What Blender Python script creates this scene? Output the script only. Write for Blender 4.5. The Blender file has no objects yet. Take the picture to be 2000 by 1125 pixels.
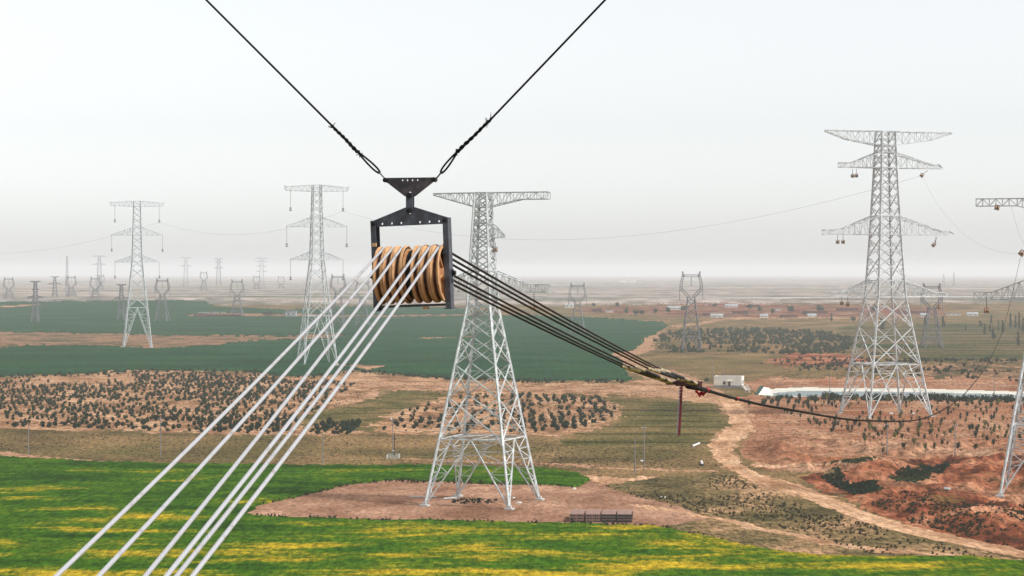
import bpy, bmesh, math, random
import numpy as np
from mathutils import Vector, Matrix
from mathutils.geometry import tessellate_polygon

random.seed(7)
RNG = np.random.default_rng(11)
R = math.radians
SC = bpy.context.scene
COL = SC.collection

# ------------------------------------------------------------------ camera, sky, sun, exposure
F = 3889.0          # focal length in pixels of the 2000 px wide photograph (70 mm on a 36 mm sensor)
HOR = 535.0         # horizon row
CAMZ = 52.0         # camera height above the plain
cam = bpy.data.cameras.new('camera')
cam.lens = 70.0
cam.sensor_width = 36.0
cam.clip_start = 0.5
cam.clip_end = 60000
camo = bpy.data.objects.new('camera', cam)
COL.objects.link(camo)
camo.location = (0, 0, CAMZ)
camo.rotation_euler = (R(90) - math.atan((562.5 - HOR) / F), 0, 0)
SC.camera = camo

SUN_EL, SUN_AZ = 48.0, 112.0   # azimuth clockwise from the view direction (+Y): high on the right
w = bpy.data.worlds.new('World')
SC.world = w
w.use_nodes = True
nt = w.node_tree
nt.nodes.clear()
sky = nt.nodes.new('ShaderNodeTexSky')
sky.sky_type = 'NISHITA'
sky.sun_disc = False
sky.sun_elevation = R(SUN_EL)
sky.sun_rotation = R(SUN_AZ)
sky.air_density = 1.0
sky.dust_density = 1.0
sky.ozone_density = 1.0
hs = nt.nodes.new('ShaderNodeHueSaturation')
hs.inputs['Saturation'].default_value = 0.12
bg = nt.nodes.new('ShaderNodeBackground')
bg.inputs['Strength'].default_value = 0.108
wo = nt.nodes.new('ShaderNodeOutputWorld')
nt.links.new(sky.outputs[0], hs.inputs['Color'])
tint = nt.nodes.new('ShaderNodeMix')
tint.data_type = 'RGBA'
tint.blend_type = 'MULTIPLY'
tint.inputs[0].default_value = 1.0
tint.inputs[7].default_value = (0.985, 1.0, 1.005, 1)      # thin overcast: almost white
nt.links.new(hs.outputs[0], tint.inputs[6])
nt.links.new(tint.outputs[2], bg.inputs['Color'])
nt.links.new(bg.outputs[0], wo.inputs['Surface'])

sun = bpy.data.lights.new('sun', 'SUN')
sun.energy = 2.6
sun.angle = R(7)
sun.color = (1.0, 0.97, 0.93)
suno = bpy.data.objects.new('sun', sun)
COL.objects.link(suno)
sd = Vector((math.sin(R(SUN_AZ)) * math.cos(R(SUN_EL)), math.cos(R(SUN_AZ)) * math.cos(R(SUN_EL)), math.sin(R(SUN_EL))))
suno.rotation_euler = sd.to_track_quat('Z', 'Y').to_euler()

vs = SC.view_settings
vs.view_transform = 'Standard'
vs.look = 'None'
vs.exposure = 0.78
vs.gamma = 1.0
vs.use_curve_mapping = False
SC.cycles.use_denoising = True
SC.cycles.volume_bounces = 4
SC.cycles.max_bounces = 6
SC.cycles.diffuse_bounces = 2
SC.cycles.use_adaptive_sampling = True
SC.cycles.adaptive_threshold = 0.01
HAZE_DENSITY = 0.0001

# ------------------------------------------------------------------ helpers
def tag(o, label=None, cat=None, group=None, kind=None):
    if label: o['label'] = label
    if cat: o['category'] = cat
    if group: o['group'] = group
    if kind: o['kind'] = kind
    return o

def empty(name, loc=(0, 0, 0), rz=0.0, parent=None):
    o = bpy.data.objects.new(name, None)
    COL.objects.link(o)
    o.location = loc
    o.rotation_euler = (0, 0, rz)
    o.parent = parent
    return o

def link(name, me, parent=None, mats=()):
    for m in mats:
        me.materials.append(m)
    o = bpy.data.objects.new(name, me)
    COL.objects.link(o)
    o.parent = parent
    return o

def copy_tree(o, parent=None):
    c = o.copy()
    COL.objects.link(c)
    c.parent = parent
    for ch in list(o.children):
        copy_tree(ch, c)
    return c

def P(px, py, d):
    """point at depth d seen at photo pixel (px, py)"""
    return Vector(((px - 1000.0) / F * d, d, CAMZ - (py - HOR) / F * d))

def _hash(ix, iy, s):
    h = (ix * 374761393 + iy * 668265263 + s * 974711) & 0xffffffff
    h = ((h ^ (h >> 13)) * 1274126177) & 0xffffffff
    return ((h ^ (h >> 16)) & 0xffff) / 65535.0

def vnoise(x, y, s=0):
    x = np.asarray(x, float); y = np.asarray(y, float)
    ix = np.floor(x).astype(np.int64); iy = np.floor(y).astype(np.int64)
    fx = x - ix; fy = y - iy
    fx = fx * fx * (3 - 2 * fx); fy = fy * fy * (3 - 2 * fy)
    a = _hash(ix, iy, s); b = _hash(ix + 1, iy, s); c = _hash(ix, iy + 1, s); d = _hash(ix + 1, iy + 1, s)
    return (a * (1 - fx) + b * fx) * (1 - fy) + (c * (1 - fx) + d * fx) * fy

def fbm(x, y, s=0, o=4):
    t = 0.0; a = 0.5
    for k in range(o):
        t = t + a * (vnoise(x * 2 ** k, y * 2 ** k, s + k * 17) - 0.5)
        a *= 0.5
    return t

def sstep(a, b, x):
    t = np.clip((x - a) / (b - a), 0, 1)
    return t * t * (3 - 2 * t)

RAMP_D = [0, 1900, 2160, 2750, 4000, 6000, 9000, 14000, 22000]
RAMP_Z = [0, 0, 5, 18.7, 19.5, 21, 23, 26, 32]

def H(x, y):
    """terrain height"""
    x = np.asarray(x, float); y = np.asarray(y, float)
    yy = np.maximum(y, 30.0)
    z = np.interp(yy, RAMP_D, RAMP_Z)
    z = z + 0.9 * fbm(x / 55, y / 70, 3) * sstep(300, 420, yy)
    z = z + 7.0 * fbm(x / 500, y / 700, 5) * sstep(2200, 3600, yy)
    u = x / yy * F + 1000; v = HOR + F * CAMZ / yy
    ub = np.interp(v, [760, 860, 885, 910, 945, 965, 1000, 1030, 1060, 1100, 1300],
                   [1480, 1480, 1455, 1475, 1560, 1640, 1720, 1810, 1930, 2080, 2500])
    # bank on the right of the road, cut by a gully in front of the red mound
    m = sstep(5, 70, u - ub) * sstep(820, 880, v)
    z = z + m * (2.4 + 4.5 * fbm(x / 22, y / 34, 9) - 7.0 * np.abs(fbm(x / 9, y / 14, 19, 3)))
    g = np.exp(-((u - 1640) / 55) ** 2 - ((v - 945) / 16) ** 2)
    z = z - 2.6 * g
    mound = np.exp(-((u - 1690) / 55) ** 2 - ((v - 926) / 16) ** 2)
    z = z + 2.4 * mound
    # ridge behind the canal
    z = z + 4.0 * np.exp(-((v - 741) / 7.0) ** 2) * sstep(1450, 1560, u) * (1.0 + 1.2 * fbm(x / 60, y / 60, 12))
    z = z + 3.0 * np.exp(-((v - 716) / 7.0) ** 2) * sstep(1700, 1800, u)
    # furrowed plantation soil, left
    z = z + (1.6 * fbm(x / 14, y / 18, 21) - 1.2 * np.abs(fbm((x + y * 0.5) / 6, y / 16, 23, 2))) * sstep(845, 830, v) * sstep(722, 735, v) * sstep(1250, 1150, u)
    return z

def G(px, py):
    """point of the ground seen at photo pixel (px, py)"""
    t = (py - HOR) / F
    d = CAMZ / max(t, 1e-4)
    z = 0.0
    for k in range(24):
        d = min(d, 13000.0)
        z = float(H((px - 1000) / F * d, d))
        dn = (CAMZ - z) / max(t, 1e-4)
        d = 0.6 * d + 0.4 * dn
    return Vector(((px - 1000) / F * d, d, float(H((px - 1000) / F * d, d))))

# ------------------------------------------------------------------ materials
def nmat(name):
    m = bpy.data.materials.new(name)
    m.use_nodes = True
    t = m.node_tree
    b = t.nodes['Principled BSDF']
    return m, t, b

def plain(name, col, rough=0.6, metal=0.0, var=0.0, scale=6.0, bump=0.0, col2=None, thr=(0.45, 0.62), spec=0.5):
    """colour with noise variation and optional second (stain) colour"""
    m, t, b = nmat(name)
    b.inputs['Roughness'].default_value = rough
    b.inputs['Metallic'].default_value = metal
    b.inputs['Specular IOR Level'].default_value = spec
    tc = t.nodes.new('ShaderNodeTexCoord')
    n = t.nodes.new('ShaderNodeTexNoise')
    n.inputs['Scale'].default_value = scale
    n.inputs['Detail'].default_value = 6
    n.inputs['Roughness'].default_value = 0.62
    t.links.new(tc.outputs['Object'], n.inputs['Vector'])
    r = t.nodes.new('ShaderNodeValToRGB')
    c2 = col2 if col2 else tuple(c * (1 - var) for c in col)
    r.color_ramp.elements[0].position = thr[0]
    r.color_ramp.elements[1].position = thr[1]
    r.color_ramp.elements[0].color = (*c2, 1)
    r.color_ramp.elements[1].color = (*col, 1)
    t.links.new(n.outputs['Fac'], r.inputs['Fac'])
    t.links.new(r.outputs['Color'], b.inputs['Base Color'])
    if bump:
        bp = t.nodes.new('ShaderNodeBump')
        bp.inputs['Strength'].default_value = bump
        t.links.new(n.outputs['Fac'], bp.inputs['Height'])
        t.links.new(bp.outputs['Normal'], b.inputs['Normal'])
    return m

ALB = (0.68, 0.60, 0.53)      # the soil colours below are relative; this brings them to real albedos
def soil(name, stops, sx, sy, fine=0.9, famt=0.35, detail=8, nrough=0.62, specks=None, lines=None, bump=0.35, second=None, rough=0.95):
    """ground: broad noise -> colour ramp, fine grain, optional dark specks / furrow lines / second patch colour"""
    m, t, b = nmat(name)
    N = t.nodes.new; L = t.links.new
    b.inputs['Roughness'].default_value = rough
    b.inputs['Specular IOR Level'].default_value = 0.0
    tc = N('ShaderNodeTexCoord')
    mp = N('ShaderNodeMapping'); mp.inputs['Scale'].default_value = (sx, sy, 0.0)
    L(tc.outputs['Object'], mp.inputs['Vector'])
    n = N('ShaderNodeTexNoise'); n.inputs['Scale'].default_value = 1.0
    n.inputs['Detail'].default_value = detail; n.inputs['Roughness'].default_value = nrough
    L(mp.outputs[0], n.inputs['Vector'])
    r = N('ShaderNodeValToRGB')
    els = r.color_ramp.elements
    while len(els) < len(stops): els.new(0.5)
    for e, (p, c) in zip(els, stops):
        e.position = 0.5 + (p - 0.5) * 0.62; e.color = (*[k * q for k, q in zip(c, ALB)], 1)
    L(n.outputs['Fac'], r.inputs['Fac'])
    col = r.outputs['Color']
    if second:   # (scale x, scale y, lo, hi, colour)
        mp2 = N('ShaderNodeMapping'); mp2.inputs['Scale'].default_value = (second[0], second[1], 0.0)
        mp2.inputs['Location'].default_value = (31.7, 12.3, 0)
        L(tc.outputs['Object'], mp2.inputs['Vector'])
        n2 = N('ShaderNodeTexNoise'); n2.inputs['Scale'].default_value = 1.0
        n2.inputs['Detail'].default_value = 7; n2.inputs['Roughness'].default_value = 0.65
        L(mp2.outputs[0], n2.inputs['Vector'])
        mr = N('ShaderNodeMapRange'); mr.inputs['From Min'].default_value = second[2]; mr.inputs['From Max'].default_value = second[3]
        L(n2.outputs['Fac'], mr.inputs['Value'])
        mx = N('ShaderNodeMix'); mx.data_type = 'RGBA'
        L(mr.outputs[0], mx.inputs[0]); L(col, mx.inputs[6]); mx.inputs[7].default_value = (*[k * q for k, q in zip(second[4], ALB)], 1)
        col = mx.outputs[2]
    if lines:    # (period m, direction angle deg, darkness, width 0-1, wobble)
        mp3 = N('ShaderNodeMapping'); mp3.inputs['Rotation'].default_value = (0, 0, R(lines[1]))
        L(tc.outputs['Object'], mp3.inputs['Vector'])
        wv = N('ShaderNodeTexWave'); wv.bands_direction = 'Y'; wv.inputs['Scale'].default_value = 0.314 / lines[0]
        wv.inputs['Distortion'].default_value = lines[4]; wv.inputs['Detail'].default_value = 3
        wv.inputs['Detail Scale'].default_value = 0.15
        L(mp3.outputs[0], wv.inputs['Vector'])
        mr3 = N('ShaderNodeMapRange'); mr3.inputs['From Min'].default_value = 1 - lines[3]; mr3.inputs['From Max'].default_value = 1.0
        mr3.inputs['To Min'].default_value = 1.0; mr3.inputs['To Max'].default_value = 1 - lines[2]
        L(wv.outputs['Fac'], mr3.inputs['Value'])
        mm = N('ShaderNodeMix'); mm.data_type = 'RGBA'; mm.blend_type = 'MULTIPLY'; mm.inputs[0].default_value = 1.0
        L(col, mm.inputs[6]); L(mr3.outputs[0], mm.inputs[7])
        col = mm.outputs[2]
    # fine grain
    nf = N('ShaderNodeTexNoise'); nf.inputs['Scale'].default_value = fine; nf.inputs['Detail'].default_value = 4
    nf.inputs['Roughness'].default_value = 0.7
    mpf = N('ShaderNodeMapping'); mpf.inputs['Scale'].default_value = (1.0, 0.35, 1.0)
    L(tc.outputs['Object'], mpf.inputs['Vector']); L(mpf.outputs[0], nf.inputs['Vector'])
    mf = N('ShaderNodeMapRange'); mf.inputs['From Min'].default_value = 0.38; mf.inputs['From Max'].default_value = 0.62
    mf.inputs['To Min'].default_value = 1 - famt; mf.inputs['To Max'].default_value = 1 + famt
    L(nf.outputs['Fac'], mf.inputs['Value'])
    ml = N('ShaderNodeMix'); ml.data_type = 'RGBA'; ml.blend_type = 'MULTIPLY'; ml.inputs[0].default_value = 1.0
    L(col, ml.inputs[6]); L(mf.outputs[0], ml.inputs[7])
    col = ml.outputs[2]
    if specks:   # (scale, lo, hi, colour)
        ns = N('ShaderNodeTexNoise'); ns.inputs['Scale'].default_value = specks[0]; ns.inputs['Detail'].default_value = 3
        ns.inputs['Roughness'].default_value = 0.65
        mps = N('ShaderNodeMapping'); mps.inputs['Scale'].default_value = (1.0, 0.4, 1.0)
        L(tc.outputs['Object'], mps.inputs['Vector']); L(mps.outputs[0], ns.inputs['Vector'])
        ms = N('ShaderNodeMapRange'); ms.inputs['From Min'].default_value = specks[1]; ms.inputs['From Max'].default_value = specks[2]
        L(ns.outputs['Fac'], ms.inputs['Value'])
        mk = N('ShaderNodeMix'); mk.data_type = 'RGBA'
        L(ms.outputs[0], mk.inputs[0]); L(col, mk.inputs[6]); mk.inputs[7].default_value = (*[k * q for k, q in zip(specks[3], ALB)], 1)
        col = mk.outputs[2]
    L(col, b.inputs['Base Color'])
    if bump:
        bp = N('ShaderNodeBump'); bp.inputs['Strength'].default_value = bump; bp.inputs['Distance'].default_value = 0.6
        L(nf.outputs['Fac'], bp.inputs['Height']); L(bp.outputs['Normal'], b.inputs['Normal'])
    return m

DARKVEG = (0.035, 0.045, 0.03)
M = {}
M['ground'] = soil('dry_grass', [(0.3, (0.105, 0.085, 0.042)), (0.5, (0.21, 0.155, 0.08)), (0.7, (0.31, 0.22, 0.115))], 0.03, 0.022, famt=0.5,
                   specks=(0.5, 0.60, 0.68, (0.06, 0.055, 0.032)), second=(0.014, 0.012, 0.48, 0.66, (0.125, 0.125, 0.05)))
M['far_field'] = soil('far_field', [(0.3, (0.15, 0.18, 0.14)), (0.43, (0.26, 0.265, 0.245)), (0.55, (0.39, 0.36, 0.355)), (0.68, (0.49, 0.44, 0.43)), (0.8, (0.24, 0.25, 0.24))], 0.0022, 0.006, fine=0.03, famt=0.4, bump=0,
                      specks=(0.02, 0.56, 0.64, (0.13, 0.15, 0.13)))  # pale dry soil, with some distance haze mixed into its grey tones
M['green_field'] = soil('green_crop', [(0.3, (0.007, 0.058, 0.027)), (0.5, (0.011, 0.080, 0.037)), (0.72, (0.024, 0.105, 0.044))], 0.012, 0.02, fine=0.7, famt=0.45, bump=0.8,
                        specks=(0.06, 0.70, 0.74, (0.008, 0.03, 0.016)), lines=(75, 2, 0.28, 0.12, 2.5), second=(0.005, 0.012, 0.5, 0.68, (0.030, 0.092, 0.045)))
M['fallow'] = soil('fallow_soil', [(0.3, (0.07, 0.075, 0.035)), (0.42, (0.21, 0.14, 0.085)), (0.55, (0.40, 0.245, 0.16)), (0.68, (0.24, 0.165, 0.10)), (0.8, (0.10, 0.10, 0.05))], 0.05, 0.03, famt=0.5,
                   specks=(0.3, 0.55, 0.63, (0.07, 0.065, 0.04)), second=(0.02, 0.02, 0.52, 0.62, (0.09, 0.095, 0.045)))
M['sand'] = soil('sandy_soil', [(0.28, (0.27, 0.15, 0.09)), (0.42, (0.43, 0.255, 0.155)), (0.55, (0.58, 0.375, 0.24)), (0.72, (0.66, 0.45, 0.31))], 0.06, 0.04, famt=0.42,
                 specks=(0.45, 0.56, 0.64, (0.13, 0.10, 0.06)), second=(0.05, 0.03, 0.54, 0.62, (0.24, 0.14, 0.075)), lines=(8, 38, 0.3, 0.35, 7.0))
M['terrace'] = soil('terrace_grass', [(0.3, (0.085, 0.09, 0.03)), (0.48, (0.16, 0.145, 0.06)), (0.62, (0.25, 0.185, 0.09)), (0.75, (0.36, 0.25, 0.14))], 0.025, 0.02, famt=0.5,
                    lines=(30, 4, 0.55, 0.12, 7.0), specks=(0.45, 0.60, 0.68, (0.06, 0.055, 0.03)))
M['pad'] = soil('bare_pad_soil', [(0.3, (0.25, 0.14, 0.095)), (0.45, (0.36, 0.215, 0.155)), (0.58, (0.42, 0.265, 0.195)), (0.72, (0.56, 0.37, 0.27))], 0.07, 0.045, famt=0.3,
                specks=(0.5, 0.63, 0.70, (0.17, 0.11, 0.075)), second=(0.02, 0.02, 0.52, 0.66, (0.33, 0.20, 0.14)))
M['road'] = soil('dirt_road', [(0.3, (0.42, 0.25, 0.15)), (0.45, (0.60, 0.39, 0.25)), (0.6, (0.72, 0.49, 0.33)), (0.72, (0.80, 0.57, 0.40))], 0.10, 0.05, famt=0.3,
                 specks=(0.35, 0.62, 0.70, (0.34, 0.20, 0.12)))
M['track'] = soil('farm_track', [(0.3, (0.30, 0.18, 0.115)), (0.6, (0.52, 0.335, 0.225))], 0.06, 0.05, famt=0.45, specks=(0.4, 0.58, 0.66, (0.17, 0.12, 0.075)))
M['orchard'] = soil('orchard_soil', [(0.28, (0.26, 0.115, 0.065)), (0.45, (0.41, 0.22, 0.14)), (0.6, (0.48, 0.29, 0.19)), (0.74, (0.56, 0.36, 0.25))], 0.045, 0.025, famt=0.4,
                    lines=(11, -3, 0.28, 0.25, 6.0), specks=(0.4, 0.58, 0.66, (0.15, 0.085, 0.05)), second=(0.02, 0.015, 0.54, 0.64, (0.40, 0.17, 0.09)))
M['red'] = soil('red_soil', [(0.3, (0.09, 0.032, 0.02)), (0.42, (0.24, 0.08, 0.042)), (0.53, (0.40, 0.165, 0.095)), (0.68, (0.52, 0.28, 0.175))], 0.05, 0.03, famt=0.5,
                specks=(0.4, 0.57, 0.65, (0.075, 0.04, 0.026)), second=(0.03, 0.02, 0.54, 0.64, (0.17, 0.10, 0.045)))
M['scrub'] = soil('scrub_grass', [(0.3, (0.09, 0.082, 0.042)), (0.44, (0.165, 0.14, 0.07)), (0.56, (0.28, 0.205, 0.112)), (0.68, (0.46, 0.31, 0.19))], 0.04, 0.03, famt=0.55,
                  specks=(0.4, 0.58, 0.66, (0.055, 0.05, 0.03)))
M['plantation'] = soil('plantation_floor', [(0.3, (0.075, 0.085, 0.035)), (0.48, (0.15, 0.125, 0.065)), (0.7, (0.34, 0.21, 0.12))], 0.025, 0.025, lines=(18, 3, 0.3, 0.3, 5.0), famt=0.5)
M['vegplot'] = soil('vegetable_plots', [(0.34, (0.03, 0.065, 0.022)), (0.46, (0.075, 0.09, 0.035)), (0.56, (0.15, 0.125, 0.065)), (0.68, (0.25, 0.18, 0.11))], 0.006, 0.03, lines=(70, 3, 0.35, 0.2, 8.0), fine=0.3, famt=0.5)
M['village'] = soil('village_soil', [(0.3, (0.14, 0.05, 0.035)), (0.48, (0.21, 0.085, 0.06)), (0.6, (0.26, 0.17, 0.11)), (0.72, (0.09, 0.09, 0.05))], 0.012, 0.02, fine=0.1, famt=0.5)
M['gully'] = soil('gully_weeds', [(0.3, (0.012, 0.022, 0.010)), (0.7, (0.045, 0.06, 0.024))], 0.2, 0.2, famt=0.5, bump=1.0)
M['lining'] = plain('concrete_lining', (0.56, 0.53, 0.45), 0.8, var=0.12, scale=0.05)
M['rape'] = None

def ruts(m):
    """wheel ruts along the road, from the distance to its centre line"""
    t = m.node_tree; N = t.nodes.new; L = t.links.new
    b = t.nodes['Principled BSDF']; src = b.inputs['Base Color'].links[0].from_socket
    a = N('ShaderNodeAttribute'); a.attribute_name = 'across'
    tc = N('ShaderNodeTexCoord'); n = N('ShaderNodeTexNoise'); n.inputs['Scale'].default_value = 0.06; n.inputs['Detail'].default_value = 3
    L(tc.outputs['Object'], n.inputs['Vector'])
    ad = N('ShaderNodeMath'); ad.operation = 'MULTIPLY_ADD'; ad.inputs[1].default_value = 7.0
    L(n.outputs['Fac'], ad.inputs[0]); L(a.outputs['Fac'], ad.inputs[2])
    n2 = N('ShaderNodeTexNoise'); n2.noise_dimensions = '1D'; n2.inputs['Scale'].default_value = 0.75; n2.inputs['Detail'].default_value = 4; n2.inputs['Roughness'].default_value = 0.7
    L(ad.outputs[0], n2.inputs['W'])
    mr = N('ShaderNodeMapRange'); mr.inputs['From Min'].default_value = 0.35; mr.inputs['From Max'].default_value = 0.65
    mr.inputs['To Min'].default_value = 0.62; mr.inputs['To Max'].default_value = 1.22
    L(n2.outputs['Fac'], mr.inputs['Value'])
    ml = N('ShaderNodeMix'); ml.data_type = 'RGBA'; ml.blend_type = 'MULTIPLY'; ml.inputs[0].default_value = 1.0
    L(src, ml.inputs[6]); L(mr.outputs[0], ml.inputs[7]); L(ml.outputs[2], b.inputs['Base Color'])
ruts(M['road'])

def rape_mat():
    m, t, b = nmat('flowering_crop')
    N = t.nodes.new; L = t.links.new
    b.inputs['Roughness'].default_value = 0.9
    b.inputs['Specular IOR Level'].default_value = 0.0
    tc = N('ShaderNodeTexCoord')
    mp = N('ShaderNodeMapping'); mp.inputs['Scale'].default_value = (0.03, 0.072, 0)
    L(tc.outputs['Object'], mp.inputs['Vector'])
    n = N('ShaderNodeTexNoise'); n.inputs['Scale'].default_value = 1; n.inputs['Detail'].default_value = 12; n.inputs['Roughness'].default_value = 0.68
    L(mp.outputs[0], n.inputs['Vector'])
    sep = N('ShaderNodeSeparateXYZ'); L(tc.outputs['Object'], sep.inputs[0])
    # riper (more flowers) in the nearer strip and towards the right
    gy = N('ShaderNodeMapRange'); gy.inputs['From Min'].default_value = 500; gy.inputs['From Max'].default_value = 345
    gy.inputs['To Min'].default_value = -0.008; gy.inputs['To Max'].default_value = 0.07
    L(sep.outputs['Y'], gy.inputs['Value'])
    gx = N('ShaderNodeMapRange'); gx.inputs['From Min'].default_value = -60; gx.inputs['From Max'].default_value = 60
    gx.inputs['To Min'].default_value = -0.035; gx.inputs['To Max'].default_value = 0.02
    L(sep.outputs['X'], gx.inputs['Value'])
    a1 = N('ShaderNodeMath'); L(n.outputs['Fac'], a1.inputs[0]); L(gy.outputs[0], a1.inputs[1])
    a2 = N('ShaderNodeMath'); L(a1.outputs[0], a2.inputs[0]); L(gx.outputs[0], a2.inputs[1])
    # fine streaks
    nf = N('ShaderNodeTexNoise'); nf.inputs['Scale'].default_value = 0.9; nf.inputs['Detail'].default_value = 4; nf.inputs['Roughness'].default_value = 0.7
    mpf = N('ShaderNodeMapping'); mpf.inputs['Scale'].default_value = (1.0, 0.35, 1.0)
    L(tc.outputs['Object'], mpf.inputs['Vector']); L(mpf.outputs[0], nf.inputs['Vector'])
    f1 = N('ShaderNodeMapRange'); f1.inputs['From Min'].default_value = 0.3; f1.inputs['From Max'].default_value = 0.7
    f1.inputs['To Min'].default_value = -0.035; f1.inputs['To Max'].default_value = 0.035
    L(nf.outputs['Fac'], f1.inputs['Value'])
    a3 = N('ShaderNodeMath'); L(a2.outputs[0], a3.inputs[0]); L(f1.outputs[0], a3.inputs[1])
    r = N('ShaderNodeValToRGB')
    els = r.color_ramp.elements
    for p in range(3): els.new(0.5)
    for e, (p, c) in zip(els, [(0.36, (0.014, 0.045, 0.003)), (0.49, (0.034, 0.092, 0.004)), (0.55, (0.068, 0.112, 0.005)), (0.62, (0.26, 0.20, 0.011)), (0.72, (0.47, 0.31, 0.018))]):
        e.position = p; e.color = (*c, 1)
    L(a3.outputs[0], r.inputs['Fac'])
    mf = N('ShaderNodeMapRange'); mf.inputs['From Min'].default_value = 0.36; mf.inputs['From Max'].default_value = 0.64
    mf.inputs['To Min'].default_value = 0.6; mf.inputs['To Max'].default_value = 1.35
    L(nf.outputs['Fac'], mf.inputs['Value'])
    ml = N('ShaderNodeMix'); ml.data_type = 'RGBA'; ml.blend_type = 'MULTIPLY'; ml.inputs[0].default_value = 1.0
    L(r.outputs['Color'], ml.inputs[6]); L(mf.outputs[0], ml.inputs[7])
    L(ml.outputs[2], b.inputs['Base Color'])
    bp = N('ShaderNodeBump'); bp.inputs['Strength'].default_value = 0.9; bp.inputs['Distance'].default_value = 0.6
    L(nf.outputs['Fac'], bp.inputs['Height']); L(bp.outputs['Normal'], b.inputs['Normal'])
    return m
M['rape'] = rape_mat()

def water_mat():
    m, t, b = nmat('canal_water')
    b.inputs['Base Color'].default_value = (0.13, 0.17, 0.17, 1)
    b.inputs['Roughness'].default_value = 0.35
    b.inputs['Specular IOR Level'].default_value = 0.16
    n = t.nodes.new('ShaderNodeTexNoise'); n.inputs['Scale'].default_value = 0.6
    tc = t.nodes.new('ShaderNodeTexCoord'); t.links.new(tc.outputs['Object'], n.inputs['Vector'])
    bp = t.nodes.new('ShaderNodeBump'); bp.inputs['Strength'].default_value = 0.15
    t.links.new(n.outputs['Fac'], bp.inputs['Height']); t.links.new(bp.outputs['Normal'], b.inputs['Normal'])
    return m
M['water'] = water_mat()

M['galv'] = plain('galvanised_steel', (0.62, 0.66, 0.67), 0.5, metal=0.0, var=0.35, scale=0.6)
M['oldgalv'] = plain('weathered_steel', (0.15, 0.16, 0.185), 0.6, metal=0.2, var=0.2, scale=0.4)
M['concrete'] = plain('footing_concrete', (0.5, 0.49, 0.47), 0.85, var=0.2, scale=1.5, bump=0.2)
M['insul'] = plain('insulator_grey', (0.2, 0.2, 0.22), 0.4, var=0.2)
M['frame'] = plain('blue_grey_steel', (0.085, 0.096, 0.122), 0.5, metal=0.2, col2=(0.045, 0.047, 0.058), scale=6, bump=0.05)
M['yoke'] = plain('rusty_dark_steel', (0.085, 0.066, 0.072), 0.5, metal=0.2, col2=(0.032, 0.03, 0.036), scale=7, bump=0.06)
M['bolt'] = plain('black_bolt', (0.012, 0.012, 0.016), 0.45, metal=0.5, var=0.3, scale=20)
M['rope'] = plain('black_wire_rope', (0.008, 0.007, 0.008), 0.85, spec=0.15, var=0.4, scale=40, bump=0.3)
M['nylon'] = plain('tan_nylon', (0.46, 0.245, 0.115), 0.75, spec=0.2, col2=(0.30, 0.135, 0.055), thr=(0.36, 0.6), scale=9, bump=0.05)
M['nylon_edge'] = plain('tan_nylon_rim', (0.55, 0.335, 0.175), 0.8, spec=0.2, col2=(0.39, 0.205, 0.095), thr=(0.36, 0.6), scale=11, bump=0.05)
M['groove'] = plain('worn_groove', (0.12, 0.052, 0.03), 0.6, col2=(0.035, 0.016, 0.016), thr=(0.4, 0.6), scale=9)
M['rubber'] = plain('black_rubber', (0.008, 0.008, 0.009), 0.8, var=0.3, scale=20)
M['cream'] = plain('cream_brass_sleeve', (0.42, 0.34, 0.20), 0.45, metal=0.0, col2=(0.10, 0.055, 0.025), thr=(0.42, 0.52), scale=12)
M['coil'] = plain('black_coil', (0.007, 0.008, 0.012), 0.7, var=0.3, scale=20)
M['maroon'] = plain('maroon_paint', (0.10, 0.025, 0.028), 0.55, col2=(0.06, 0.02, 0.025), scale=8)
M['redpaint'] = plain('red_paint', (0.17, 0.007, 0.014), 0.5, col2=(0.10, 0.006, 0.011), scale=10)
M['chainsteel'] = plain('pale_chain_edge', (0.42, 0.36, 0.42), 0.5, metal=0.3, var=0.3, scale=20)
M['redcloth'] = plain('red_cloth', (0.55, 0.012, 0.02), 0.8, var=0.3, scale=12)

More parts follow.
